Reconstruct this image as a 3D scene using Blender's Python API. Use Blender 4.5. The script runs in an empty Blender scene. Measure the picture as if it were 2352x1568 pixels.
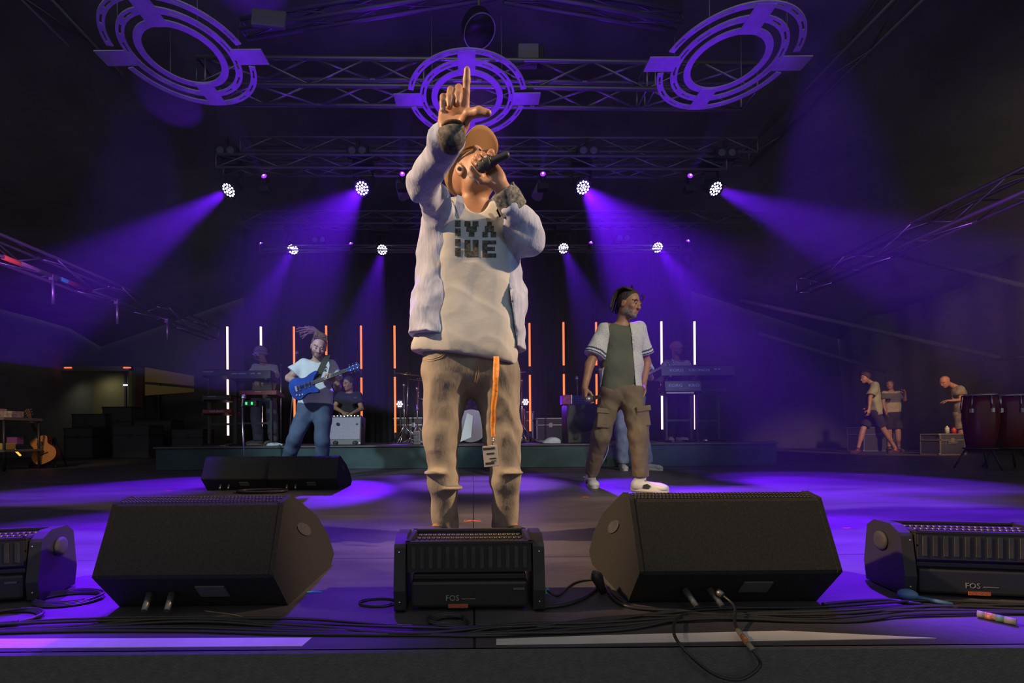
import bpy, bmesh, math, random
import numpy as np
from mathutils import Vector, Matrix, Euler
from mathutils.bvhtree import BVHTree
random.seed(7)
np.random.seed(7)
S = bpy.context.scene
COL = S.collection
V = Vector
R = math.radians

# ---------------------------------------------------------------- camera
F = 1045.0                      # focal length in pixels of the 2352 px wide frame (16 mm on full frame)
CX, CY = 1086.0, 1002.0         # where the optical axis meets the frame (lens shift / crop)
EYE = V((0, 0, 0.46))           # the photographer stands in the pit, lens 46 cm above the deck
ROLL = -0.008
cam_d = bpy.data.cameras.new('camera')
cam = bpy.data.objects.new('camera', cam_d)
COL.objects.link(cam)
CAMR = (Matrix.Rotation(R(90), 3, 'X') @ Matrix.Rotation(ROLL, 3, 'Z'))
cam.matrix_world = Matrix.Translation(EYE) @ CAMR.to_4x4()
cam_d.sensor_width = 36
cam_d.lens = F / 2352 * 36
cam_d.shift_x = (1176 - CX) / 2352
cam_d.shift_y = (CY - 784) / 2352
cam_d.clip_start = 0.05
cam_d.clip_end = 200
S.camera = cam

# ---------------------------------------------------------------- world, exposure
w = bpy.data.worlds.new('night')
S.world = w
w.use_nodes = True
w.node_tree.nodes['Background'].inputs[0].default_value = (0.92, 0.95, 1.0, 1)
w.node_tree.nodes['Background'].inputs[1].default_value = 0.22
S.view_settings.view_transform = 'Standard'
S.view_settings.look = 'None'
S.view_settings.exposure = 0.0
S.view_settings.gamma = 1.0
S.view_settings.use_curve_mapping = False
cy = S.cycles
cy.max_bounces = 4
cy.diffuse_bounces = 2
cy.glossy_bounces = 2
cy.transmission_bounces = 3
cy.volume_bounces = 0
cy.volume_step_rate = 1.0
cy.caustics_reflective = False
cy.caustics_refractive = False
cy.sample_clamp_indirect = 3.0
cy.sample_clamp_direct = 0.0


def W(px, py, d):
    """world point seen at photo pixel (px, py), d metres in front of the lens"""
    return EYE + CAMR @ V(((px - CX) / F * d, (CY - py) / F * d, -d))


def G(px, py, h=0.0):
    """world point of height h seen at photo pixel (px, py)"""
    v = CAMR @ V(((px - CX) / F, (CY - py) / F, -1))
    return EYE + v * ((h - EYE.z) / v.z)


PURPLE = (0.15, 0.004, 1.0)
WARM = (1.0, 0.62, 0.34)


def spot(name, loc, target, watts, color, deg, blend=0.3, radius=0.08):
    l = bpy.data.lights.new(name, 'SPOT')
    l.energy = watts
    l.color = color
    l.spot_size = R(deg)
    l.spot_blend = blend
    l.shadow_soft_size = radius
    o = bpy.data.objects.new(name, l)
    COL.objects.link(o)
    o.location = loc
    o.rotation_euler = (V(target) - V(loc)).to_track_quat('-Z', 'Y').to_euler()
    return o


# front-of-house and side lights (stand outside the frame, in the tent's front)
spot('front_left_key', (-5.3, 0.8, 4.4), (-0.05, 2.0, 1.10), 2900, (1.0, 0.64, 0.36), 21.5, 0.5, 0.10)
spot('front_right_key', (5.3, 0.5, 4.0), (0.12, 2.0, 1.0), 2100, (1.0, 0.66, 0.40), 20.5, 0.5, 0.10)
spot('front_blue_fill', (1.4, -2.8, 3.2), (-0.04, 1.9, 1.26), 130, (0.30, 0.62, 1.0), 11, 0.6, 0.05)
spot('added_edge_fill', (0.3, -2.2, 3.0), (0.4, 1.0, 0.0), 22, (1.0, 0.8, 0.6), 70, 1.0, 0.3)  # weak fill added to brighten the tape along the stage edge
spot('front_walker_wash', (4.0, -3.0, 4.2), (1.3, 3.8, 1.05), 1250, (1.0, 0.88, 0.72), 22, 0.6, 0.15)
spot('front_band_wash', (-4.2, -3.2, 4.6), (-1.9, 6.0, 1.0), 2500, (0.70, 0.90, 1.0), 20, 0.7, 0.2)
spot('front_band_wash', (5.6, -3.0, 4.6), (2.2, 7.0, 0.9), 900, (0.80, 0.88, 1.0), 16, 0.7, 0.2)
spot('right_wing_work_light', (7.6, 3.2, 4.4), (9.6, 10.6, 0.7), 2100, (1.0, 0.62, 0.34), 24, 0.8, 0.2)
spot('added_guitar_light', (-5.2, 2.0, 3.4), (-7.0, 7.4, 0.6), 420, (1.0, 0.66, 0.36), 16, 0.8, 0.2)  # unseen spot added to brighten the acoustic guitar
spot('right_wall_work_light', (8.6, 1.6, 1.6), (11.8, 5.5, 4.6), 260, (1.0, 0.72, 0.40), 90, 1.0, 0.3)

# ---------------------------------------------------------------- materials
_M = {}


def mat(name, col, rough=0.6, metal=0.0, noise=0.0, nscale=8.0, bump=0.0, bscale=60.0, emit=None, estr=0.0,
        spec=0.5, col2=None, sheen=0.0, stretch=None, bdist=0.01):
    if name in _M:
        return _M[name]
    m = bpy.data.materials.new(name)
    m.use_nodes = True
    nt = m.node_tree
    b = nt.nodes['Principled BSDF']
    b.inputs['Base Color'].default_value = (*col, 1)
    b.inputs['Roughness'].default_value = rough
    b.inputs['Metallic'].default_value = metal
    b.inputs['Specular IOR Level'].default_value = spec
    if sheen:
        b.inputs['Sheen Weight'].default_value = sheen
    if emit:
        b.inputs['Emission Color'].default_value = (*emit, 1)
        b.inputs['Emission Strength'].default_value = estr
    tc = nt.nodes.new('ShaderNodeTexCoord')
    vec = tc.outputs['Object']
    if stretch:
        mp = nt.nodes.new('ShaderNodeMapping')
        mp.inputs['Scale'].default_value = stretch
        nt.links.new(vec, mp.inputs['Vector'])
        vec = mp.outputs['Vector']
    if noise or col2:
        n = nt.nodes.new('ShaderNodeTexNoise')
        n.inputs['Scale'].default_value = nscale
        n.inputs['Detail'].default_value = 5
        n.inputs['Roughness'].default_value = 0.6
        nt.links.new(vec, n.inputs['Vector'])
        cr = nt.nodes.new('ShaderNodeValToRGB')
        c2 = col2 or tuple(min(1, c * (1 + noise)) for c in col)
        c1 = col if col2 else tuple(c * (1 - noise) for c in col)
        cr.color_ramp.elements[0].position = 0.35
        cr.color_ramp.elements[1].position = 0.65
        cr.color_ramp.elements[0].color = (*c1, 1)
        cr.color_ramp.elements[1].color = (*c2, 1)
        nt.links.new(n.outputs['Fac'], cr.inputs['Fac'])
        nt.links.new(cr.outputs['Color'], b.inputs['Base Color'])
    if bump:
        n = nt.nodes.new('ShaderNodeTexNoise')
        n.inputs['Scale'].default_value = bscale
        n.inputs['Detail'].default_value = 4
        nt.links.new(vec, n.inputs['Vector'])
        bp = nt.nodes.new('ShaderNodeBump')
        bp.inputs['Strength'].default_value = bump
        bp.inputs['Distance'].default_value = bdist
        nt.links.new(n.outputs['Fac'], bp.inputs['Height'])
        nt.links.new(bp.outputs['Normal'], b.inputs['Normal'])
    _M[name] = m
    return m


def glow(name, col, strength):
    if name in _M:
        return _M[name]
    m = bpy.data.materials.new(name)
    m.use_nodes = True
    b = m.node_tree.nodes['Principled BSDF']
    b.inputs['Base Color'].default_value = (0.02, 0.02, 0.02, 1)
    b.inputs['Emission Color'].default_value = (*col, 1)
    b.inputs['Emission Strength'].default_value = strength
    _M[name] = m
    return m


# ---------------------------------------------------------------- objects
def tag(o, label=None, cat=None, group=None, kind=None):
    if label: o['label'] = label
    if cat: o['category'] = cat
    if group: o['group'] = group
    if kind: o['kind'] = kind
    return o


def empty(name, loc=(0, 0, 0), rz=0.0, label=None, cat=None, group=None):
    o = bpy.data.objects.new(name, None)
    o.empty_display_size = 0.1
    COL.objects.link(o)
    o.location = loc
    o.rotation_euler = (0, 0, rz)
    return tag(o, label, cat, group)


def copy_tree(o, parent=None):
    c = o.copy()
    COL.objects.link(c)
    c.parent = parent
    if parent is not None:
        c.matrix_parent_inverse = o.matrix_parent_inverse.copy()
    for ch in list(o.children):
        copy_tree(ch, c)
    return c


def frame(d, up=(0, 0, 1)):
    """rotation matrix whose z axis is d"""
    z = V(d).normalized()
    u = V(up)
    if abs(z.dot(u.normalized())) > 0.98:
        u = V((0, 1, 0)) if abs(z.y) < 0.9 else V((1, 0, 0))
    x = u.cross(z).normalized()
    y = z.cross(x)
    return Matrix((x, y, z)).transposed()


class MB:
    def __init__(s):
        s.v = []; s.f = []; s.sm = []; s.mi = []; s.cur = 0

    def add(s, vs, fs, smooth=False):
        n = len(s.v)
        s.v += [tuple(v) for v in vs]
        for f in fs:
            s.f.append([n + i for i in f]); s.sm.append(smooth); s.mi.append(s.cur)

    def box(s, c, d, rot=None, bev=0.0):
        c = V(c); hx, hy, hz = d[0] / 2, d[1] / 2, d[2] / 2
        Rm = rot if rot is not None else Matrix.Identity(3)
        if bev <= 0:
            vs = [c + Rm @ V((x * hx, y * hy, z * hz)) for x in (-1, 1) for y in (-1, 1) for z in (-1, 1)]
            s.add(vs, [(0, 1, 3, 2), (4, 6, 7, 5), (0, 4, 5, 1), (2, 3, 7, 6), (0, 2, 6, 4), (1, 5, 7, 3)])
            return s
        b = min(bev, hx * .9, hy * .9, hz * .9)
        bm = bmesh.new()
        bmesh.ops.create_cube(bm, size=1)
        for v in bm.verts:
            v.co = V((v.co.x * 2 * hx, v.co.y * 2 * hy, v.co.z * 2 * hz))
        bmesh.ops.bevel(bm, geom=bm.edges[:], offset=b, segments=2, affect='EDGES', profile=0.5)
        bm.verts.index_update()
        vs = [c + Rm @ v.co for v in bm.verts]
        fs = [[v.index for v in f.verts] for f in bm.faces]
        bm.free()
        s.add(vs, fs)
        return s

    def ring(s, path, radii, seg=12, cap=True, flat=None, up=(0, 0, 1), closed=False):
        """loft circles (or ellipses: flat=(rx,ry) factors) along path"""
        P = [V(p) for p in path]
        n = len(P)
        if not hasattr(radii, '__len__'):
            radii = [radii] * n
        vs = []
        prev = None
        for i, p in enumerate(P):
            if closed:
                d = P[(i + 1) % n] - P[i - 1]
            else:
                d = (P[min(i + 1, n - 1)] - P[max(i - 1, 0)])
            if d.length < 1e-9: d = V((0, 0, 1))
            d.normalize()
            if prev is None:
                M = frame(d, up)
                x = M.col[0].copy()
            else:
                x = prev - d * prev.dot(d)
                if x.length < 1e-6: x = frame(d, up).col[0].copy()
                x.normalize()
            prev = x
            y = d.cross(x)
            fx, fy = flat if flat else (1, 1)
            for k in range(seg):
                a = 2 * math.pi * k / seg
                vs.append(p + x * (math.cos(a) * radii[i] * fx) + y * (math.sin(a) * radii[i] * fy))
        fs = []
        m = n if closed else n - 1
        for i in range(m):
            j = (i + 1) % n
            for k in range(seg):
                k2 = (k + 1) % seg
                fs.append((i * seg + k, i * seg + k2, j * seg + k2, j * seg + k))
        s.add(vs, fs, True)
        if cap and not closed:
            n0 = len(s.v) - len(vs)
            s.f.append([n0 + k for k in reversed(range(seg))]); s.sm.append(False); s.mi.append(s.cur)
            s.f.append([n0 + (n - 1) * seg + k for k in range(seg)]); s.sm.append(False); s.mi.append(s.cur)
        return s

    def cyl(s, a, b, r, r2=None, seg=16):
        return s.ring([a, b], [r, r if r2 is None else r2], seg)

    def tube(s, pts, r, seg=8, closed=False):
        return s.ring(pts, r, seg, closed=closed)

    def ball(s, c, r, seg=14, rings=8, sc=(1, 1, 1), rot=None):
        c = V(c); Rm = rot if rot is not None else Matrix.Identity(3)
        vs = [c + Rm @ V((0, 0, r * sc[2]))]
        for i in range(1, rings):
            t = math.pi * i / rings
            for k in range(seg):
                a = 2 * math.pi * k / seg
                vs.append(c + Rm @ V((math.sin(t) * math.cos(a) * r * sc[0], math.sin(t) * math.sin(a) * r * sc[1], math.cos(t) * r * sc[2])))
        vs.append(c + Rm @ V((0, 0, -r * sc[2])))
        fs = [(0, 1 + k, 1 + (k + 1) % seg) for k in range(seg)]
        for i in range(rings - 2):
            for k in range(seg):
                a = 1 + i * seg + k; b = 1 + i * seg + (k + 1) % seg
                fs.append((a, a + seg, b + seg, b))
        l = len(vs) - 1
        o = 1 + (rings - 2) * seg
        fs += [(l, o + (k + 1) % seg, o + k) for k in range(seg)]
        s.add(vs, fs, True)
        return s

    def lathe(s, prof, c=(0, 0, 0), rot=None, seg=24, smooth=True):
        """prof: list of (r, z)"""
        c = V(c); Rm = rot if rot is not None else Matrix.Identity(3)
        vs = []
        for r, z in prof:
            for k in range(seg):
                a = 2 * math.pi * k / seg
                vs.append(c + Rm @ V((r * math.cos(a), r * math.sin(a), z)))
        fs = []
        for i in range(len(prof) - 1):
            for k in range(seg):
                k2 = (k + 1) % seg
                fs.append((i * seg + k, i * seg + k2, (i + 1) * seg + k2, (i + 1) * seg + k))
        s.add(vs, fs, smooth)
        n0 = len(s.v) - len(vs)
        if prof[0][0] > 1e-6:
            s.f.append([n0 + k for k in reversed(range(seg))]); s.sm.append(False); s.mi.append(s.cur)
        if prof[-1][0] > 1e-6:
            s.f.append([n0 + (len(prof) - 1) * seg + k for k in range(seg)]); s.sm.append(False); s.mi.append(s.cur)
        return s

    def prism(s, poly, depth, c=(0, 0, 0), rot=None, smooth=False):
        """poly (x, y) counter-clockwise, extruded along local z by +-depth/2"""
        c = V(c); Rm = rot if rot is not None else Matrix.Identity(3)
        n = len(poly)
        vs = [c + Rm @ V((x, y, -depth / 2)) for x, y in poly] + [c + Rm @ V((x, y, depth / 2)) for x, y in poly]
        s.add(vs, [list(reversed(range(n))), list(range(n, 2 * n))])
        s.add(vs, [(k, (k + 1) % n, n + (k + 1) % n, n + k) for k in range(n)], smooth)
        return s

    def build(s, name, m, parent=None, loc=None, rz=None, label=None):
        me = bpy.data.meshes.new(name)
        me.from_pydata(s.v, [], s.f)
        me.polygons.foreach_set('use_smooth', s.sm)
        ms = m if isinstance(m, (list, tuple)) else [m]
        for q in ms: me.materials.append(q)
        me.polygons.foreach_set('material_index', s.mi)
        me.update()
        o = bpy.data.objects.new(name, me)
        COL.objects.link(o)
        if parent is not None: o.parent = parent
        if loc is not None: o.location = loc
        if rz is not None: o.rotation_euler = (0, 0, rz)
        if label: o['label'] = label
        return o


def curve_pts(ctrl, n=8, closed=False):
    """Catmull-Rom through control points"""
    P = [V(p) for p in ctrl]
    out = []
    m = len(P)
    rng = range(m) if closed else range(m - 1)
    for i in rng:
        p0 = P[(i - 1) % m] if closed else P[max(i - 1, 0)]
        p1 = P[i]; p2 = P[(i + 1) % m]
        p3 = P[(i + 2) % m] if closed else P[min(i + 2, m - 1)]
        for k in range(n):
            t = k / n
            out.append(0.5 * ((2 * p1) + (p2 - p0) * t + (2 * p0 - 5 * p1 + 4 * p2 - p3) * t * t + (3 * p1 - p0 - 3 * p2 + p3) * t ** 3))
    if not closed: out.append(P[-1])
    return out


def text_mesh(txt, size, extr, bold=0.0, align='CENTER'):
    """lettering as plain mesh data: (verts, faces) in the xy plane"""
    c = bpy.data.curves.new('t', 'FONT')
    c.body = txt; c.size = size; c.extrude = extr; c.align_x = align; c.align_y = 'CENTER'; c.offset = bold
    c.resolution_u = 2
    o = bpy.data.objects.new('t', c)
    COL.objects.link(o)
    dg = bpy.context.evaluated_depsgraph_get()
    me = bpy.data.meshes.new_from_object(o.evaluated_get(dg))
    vs = [v.co.copy() for v in me.vertices]
    fs = [list(p.vertices) for p in me.polygons]
    bpy.data.objects.remove(o); bpy.data.curves.remove(c); bpy.data.meshes.remove(me)
    return vs, fs


def lettering(name, txt, size, m, loc, rot, parent=None, extr=0.0008, sx=1.0, bold=0.0, align='CENTER'):
    vs, fs = text_mesh(txt, size, extr, bold, align)
    b = MB()
    b.add([V(loc) + rot @ V((v.x * sx, v.y, v.z)) for v in vs], fs)
    return b.build(name, m, parent)


FACE_CAM = Matrix.Rotation(R(90), 3, 'X')      # upright lettering that faces -Y


# ---------------------------------------------------------------- signed distance bodies
class SDF:
    def __init__(s, lo, hi, h):
        s.lo = np.array(lo, np.float32); s.h = h
        s.n = [int(math.ceil((hi[i] - lo[i]) / h)) + 1 for i in range(3)]
        s.ax = [s.lo[i] + np.arange(s.n[i], dtype=np.float32) * h for i in range(3)]
        s.D = np.full(s.n, 0.5, np.float32)

    def _box(s, lo, hi):
        sl = []
        for i in range(3):
            a = int(max(0, math.floor((lo[i] - s.lo[i]) / s.h)))
            b = int(min(s.n[i], math.ceil((hi[i] - s.lo[i]) / s.h) + 1))
            if b <= a: return None
            sl.append(slice(a, b))
        return tuple(sl)

    def _grid(s, sl):
        return (s.ax[0][sl[0]][:, None, None], s.ax[1][sl[1]][None, :, None], s.ax[2][sl[2]][None, None, :])

    def _merge(s, sl, d, k, op='add'):
        a = s.D[sl]
        if op == 'add':
            if k > 0:
                h = np.maximum(k - np.abs(a - d), 0) / k
                s.D[sl] = np.minimum(a, d) - h * h * k * 0.25
            else:
                s.D[sl] = np.minimum(a, d)
        else:
            if k > 0:
                h = np.maximum(k - np.abs(a + d), 0) / k
                s.D[sl] = np.maximum(a, -d) + h * h * k * 0.25
            else:
                s.D[sl] = np.maximum(a, -d)

    def cone(s, a, b, ra, rb, k=0.02, flat=None, op='add'):
        """round cone; flat=(axis, factor) squashes it along axis"""
        a = V(a); b = V(b)
        m = max(ra, rb) * (max(1.0, flat[1]) if flat else 1.0) + k + 3 * s.h
        sl = s._box([min(a[i], b[i]) - m for i in range(3)], [max(a[i], b[i]) + m for i in range(3)])
        if sl is None: return s
        X, Y, Z = s._grid(sl)
        ab = b - a
        L = max(ab.length_squared, 1e-9)
        px = X - a.x; py = Y - a.y; pz = Z - a.z
        t = np.clip((px * ab.x + py * ab.y + pz * ab.z) / L, 0, 1)
        qx = px - t * ab.x; qy = py - t * ab.y; qz = pz - t * ab.z
        if flat:
            n = V(flat[0]).normalized(); g = 1.0 / flat[1] - 1.0
            dn = (qx * n.x + qy * n.y + qz * n.z) * g
            qx = qx + dn * n.x; qy = qy + dn * n.y; qz = qz + dn * n.z
        d = np.sqrt(qx * qx + qy * qy + qz * qz) - (ra + (rb - ra) * t)
        if flat and flat[1] < 1: d = d * (0.5 + 0.5 * flat[1])
        s._merge(sl, d.astype(np.float32), k, op)
        return s

    def ell(s, c, r, rot=None, k=0.02, op='add'):
        c = V(c); m = max(r) + k + 3 * s.h
        sl = s._box([c[i] - m for i in range(3)], [c[i] + m for i in range(3)])
        if sl is None: return s
        X, Y, Z = s._grid(sl)
        px = X - c.x; py = Y - c.y; pz = Z - c.z
        Rm = rot if rot is not None else Matrix.Identity(3)
        u = [px * Rm[0][i] + py * Rm[1][i] + pz * Rm[2][i] for i in range(3)]
        q = np.sqrt((u[0] / r[0]) ** 2 + (u[1] / r[1]) ** 2 + (u[2] / r[2]) ** 2)
        q2 = np.sqrt((u[0] / r[0] ** 2) ** 2 + (u[1] / r[1] ** 2) ** 2 + (u[2] / r[2] ** 2) ** 2) + 1e-6
        d = q * (q - 1.0) / q2
        s._merge(sl, d.astype(np.float32), k, op)
        return s

    def cut(s, p, n, k=0.0):
        """remove everything on the side n points to, from point p"""
        p = V(p); n = V(n).normalized()
        X, Y, Z = s._grid((slice(None),) * 3)
        d = (X - p.x) * n.x + (Y - p.y) * n.y + (Z - p.z) * n.z
        s.D = np.maximum(s.D, d.astype(np.float32))
        return s

    def field(s, fn):
        X, Y, Z = s._grid((slice(None),) * 3)
        s.D = fn(s.D, X, Y, Z).astype(np.float32)
        return s

    def wrinkle(s, amp, scale, axis=(0, 0, 1), stretch=2.5, seed=0.0, band=0.05):
        """cloth folds: warped waves, longest across axis"""
        n = V(axis).normalized()
        M = frame(n)
        near = np.argwhere(np.abs(s.D) < band)
        if len(near) == 0: return s
        P = [s.lo[i] + near[:, i] * s.h for i in range(3)]
        u = [P[0] * M[0][i] + P[1] * M[1][i] + P[2] * M[2][i] for i in range(3)]
        x, y, z = u[0] * scale / stretch, u[1] * scale / stretch, u[2] * scale
        w1 = np.sin(x * 1.3 + seed) + np.sin(y * 1.7 + seed * 2.1) + 0.5 * np.sin(x * 3.1 - y * 2.3 + seed)
        v = np.sin(z + 1.6 * w1 + seed * 3) + 0.5 * np.sin(2.1 * z - 1.2 * w1 + x * 2.0 + seed) + 0.35 * np.sin(x * 4.3 + 3.3 * y + w1 * 1.5)
        v = 0.45 * v + 1.1 * (np.abs(np.sin(0.5 * z + 1.1 * w1 + seed)) ** 0.7 - 0.6) + 0.5 * (np.abs(np.sin(0.9 * z - 0.8 * w1 + x + 2 * seed)) ** 0.7 - 0.6)
        s.D[near[:, 0], near[:, 1], near[:, 2]] += (amp * v).astype(np.float32)
        return s

    def mesh(s, name, m, parent=None, matfn=None, smooth_it=1):
        D = s.D
        D[0] = D[-1] = 0.5; D[:, 0] = D[:, -1] = 0.5; D[:, :, 0] = D[:, :, -1] = 0.5
        sg = D < 0
        n = D.shape
        c = np.zeros((n[0] - 1, n[1] - 1, n[2] - 1), np.int8)
        for i in (0, 1):
            for j in (0, 1):
                for k in (0, 1):
                    c += sg[i:n[0] - 1 + i, j:n[1] - 1 + j, k:n[2] - 1 + k]
        act = np.argwhere((c > 0) & (c < 8))
        idx = np.full(c.shape, -1, np.int32)
        idx[act[:, 0], act[:, 1], act[:, 2]] = np.arange(len(act))
        acc = np.zeros((len(act), 3), np.float64); cnt = np.zeros(len(act))
        corners = [(i, j, k) for i in (0, 1) for j in (0, 1) for k in (0, 1)]
        val = {q: D[act[:, 0] + q[0], act[:, 1] + q[1], act[:, 2] + q[2]] for q in corners}
        for a in corners:
            for ax in range(3):
                if a[ax] == 0:
                    b = list(a); b[ax] = 1; b = tuple(b)
                    va, vb = val[a], val[b]
                    cr = (va < 0) != (vb < 0)
                    t = np.where(cr, va / np.where(va == vb, 1, va - vb), 0)
                    for q in range(3):
                        acc[:, q] += np.where(cr, a[q] + (t if q == ax else 0), 0)
                    cnt += cr
        P = act + acc / cnt[:, None]
        P = P * s.h + s.lo
        faces = []
        for ax in range(3):
            o1, o2 = [(1, 2), (2, 0), (0, 1)][ax]
            sl0 = [slice(1, -1)] * 3; sl1 = [slice(1, -1)] * 3
            sl0[ax] = slice(0, -1); sl1[ax] = slice(1, None)
            A = sg[tuple(sl0)]; B = sg[tuple(sl1)]
            e = np.argwhere(A != B)
            if not len(e): continue
            fl = A[e[:, 0], e[:, 1], e[:, 2]]
            base = e.copy()
            for q in range(3):
                if q != ax: base[:, q] += 1
            q4 = []
            for d1, d2 in ((-1, -1), (0, -1), (0, 0), (-1, 0)):
                cc = base.copy(); cc[:, o1] += d1; cc[:, o2] += d2
                q4.append(idx[cc[:, 0], cc[:, 1], cc[:, 2]])
            Q = np.stack(q4, 1)
            Q = np.where(fl[:, None], Q, Q[:, ::-1])
            faces.append(Q)
        Fq = np.concatenate(faces)
        Fq = Fq[(Fq >= 0).all(1)]
        for _ in range(smooth_it):                     # light umbrella smoothing
            sm = np.zeros_like(P); ct = np.zeros(len(P))
            for q in range(4):
                a, b = Fq[:, q], Fq[:, (q + 1) % 4]
                for dd in range(3):
                    sm[:, dd] += np.bincount(a, P[b, dd], len(P)) + np.bincount(b, P[a, dd], len(P))
                ct += np.bincount(a, minlength=len(P)) + np.bincount(b, minlength=len(P))
            P = np.where(ct[:, None] > 0, 0.5 * P + 0.5 * sm / np.maximum(ct, 1)[:, None], P)
        me = bpy.data.meshes.new(name)
        me.vertices.add(len(P)); me.vertices.foreach_set('co', P.astype(np.float32).ravel())
        me.loops.add(len(Fq) * 4); me.loops.foreach_set('vertex_index', Fq.ravel().astype(np.int32))
        me.polygons.add(len(Fq)); me.polygons.foreach_set('loop_start', np.arange(len(Fq), dtype=np.int32) * 4)
        ms = m if isinstance(m, (list, tuple)) else [m]
        for q in ms: me.materials.append(q)
        if matfn is not None:
            C = P[Fq].mean(1)
            me.polygons.foreach_set('material_index', matfn(C).astype(np.int32))
        me.update(calc_edges=True)
        me.polygons.foreach_set('use_smooth', np.ones(len(Fq), bool))
        o = bpy.data.objects.new(name, me)
        COL.objects.link(o)
        if parent is not None: o.parent = parent
        return o

# ================================================================ THE STAGE
BLACK = mat('matt_black_paint', (0.05, 0.05, 0.051), 0.75, noise=0.25, nscale=20)
BLACK2 = mat('black_plastic', (0.03, 0.03, 0.032), 0.45)
DECK = mat('black_stage_deck', (0.17, 0.155, 0.165), 0.55, noise=0.28, nscale=2.2, bump=0.15, bscale=30, stretch=(1, 2.5, 1))
ALU = mat('truss_aluminium', (0.36, 0.36, 0.38), 0.38, metal=0.85)
ALUD = mat('dark_truss_metal', (0.30, 0.30, 0.32), 0.5, metal=0.6)
CLOTH = mat('black_molton', (0.036, 0.036, 0.040), 0.95, noise=0.2, nscale=4, bump=0.4, bscale=6, stretch=(3, 3, .3), bdist=.05)
SKIRT = mat('riser_skirt_cloth', (0.045, 0.08, 0.085), 0.9, noise=0.2, nscale=3)
CHROME = mat('chrome', (0.7, 0.7, 0.72), 0.2, metal=1.0)


def st(o):
    o['kind'] = 'structure'
    return o


EDGE_Y = 0.985
# deck with plank/plate seams
deckm = bpy.data.materials.new('stage_deck_plates')
deckm.use_nodes = True
nt = deckm.node_tree
bs = nt.nodes['Principled BSDF']
tc = nt.nodes.new('ShaderNodeTexCoord')
n1 = nt.nodes.new('ShaderNodeTexNoise'); n1.inputs['Scale'].default_value = 1.6; n1.inputs['Detail'].default_value = 7; n1.inputs['Roughness'].default_value = 0.65
mp1 = nt.nodes.new('ShaderNodeMapping'); mp1.inputs['Scale'].default_value = (0.6, 2.2, 1)
nt.links.new(tc.outputs['Object'], mp1.inputs['Vector']); nt.links.new(mp1.outputs['Vector'], n1.inputs['Vector'])
cr = nt.nodes.new('ShaderNodeValToRGB')
cr.color_ramp.elements[0].position = 0.32; cr.color_ramp.elements[0].color = (0.052, 0.049, 0.055, 1)
cr.color_ramp.elements[1].position = 0.70; cr.color_ramp.elements[1].color = (0.125, 0.117, 0.128, 1)
nt.links.new(n1.outputs['Fac'], cr.inputs['Fac'])
bk = nt.nodes.new('ShaderNodeTexBrick')
bk.offset = 0.0
bk.inputs['Scale'].default_value = 1.0
bk.inputs['Brick Width'].default_value = 2.0
bk.inputs['Row Height'].default_value = 1.0
bk.inputs['Mortar Size'].default_value = 0.003
bk.inputs['Mortar Smooth'].default_value = 0.0
bk.inputs['Color1'].default_value = (1, 1, 1, 1); bk.inputs['Color2'].default_value = (0.9, 0.9, 0.9, 1); bk.inputs['Mortar'].default_value = (0.12, 0.12, 0.12, 1)
mp2 = nt.nodes.new('ShaderNodeMapping'); mp2.inputs['Location'].default_value = (0.0, 0.27, 0)
nt.links.new(tc.outputs['Object'], mp2.inputs['Vector']); nt.links.new(mp2.outputs['Vector'], bk.inputs['Vector'])
mx = nt.nodes.new('ShaderNodeMix'); mx.data_type = 'RGBA'; mx.blend_type = 'MULTIPLY'; mx.inputs[0].default_value = 1.0
nt.links.new(cr.outputs['Color'], mx.inputs[6]); nt.links.new(bk.outputs['Color'], mx.inputs[7])
nt.links.new(mx.outputs[2], bs.inputs['Base Color'])
bs.inputs['Roughness'].default_value = 0.5
n2 = nt.nodes.new('ShaderNodeTexNoise'); n2.inputs['Scale'].default_value = 40; n2.inputs['Detail'].default_value = 3
bp = nt.nodes.new('ShaderNodeBump'); bp.inputs['Strength'].default_value = 0.15; bp.inputs['Distance'].default_value = 0.01
nt.links.new(tc.outputs['Object'], n2.inputs['Vector']); nt.links.new(n2.outputs['Fac'], bp.inputs['Height']); nt.links.new(bp.outputs['Normal'], bs.inputs['Normal'])

b = MB(); b.box((0, EDGE_Y + 7.0, -0.06), (24, 14.0, 0.12))
st(b.build('floor', deckm))
b = MB(); b.box((0, EDGE_Y - 0.005, -0.60), (24, 0.02, 1.2))
st(b.build('trim_1', mat('dark_skirt_cloth', (.13, .13, .13), .9, noise=.12, nscale=60, bump=.3, bscale=200)))['label'] = 'black cloth skirt below the stage edge'
b = MB(); b.box((0, 2, -1.25), (60, 30, 0.1))
st(b.build('trim_2', BLACK))['label'] = 'dark ground of the pit'
# back drop: pleated black molton
b = MB()
N = 240
x0, x1 = -5.6, 5.4
vs = []
for i in range(N + 1):
    x = x0 + (x1 - x0) * i / N
    y = 11.2 + 0.045 * math.sin(x * 17 + 1.3 * math.sin(x * 2.3)) + 0.02 * math.sin(x * 41)
    vs += [(x, y, 0.0), (x, y, 5.6)]
for i in range(N):
    b.f.append([2 * i, 2 * i + 2, 2 * i + 3, 2 * i + 1]); b.sm.append(True); b.mi.append(0)
b.v = vs
o = b.build('backdrop_curtain', CLOTH)
tag(o, 'tall black pleated curtain hung behind the drum riser', 'curtain')
o.modifiers.new('s', 'SOLIDIFY').thickness = 0.006

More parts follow.
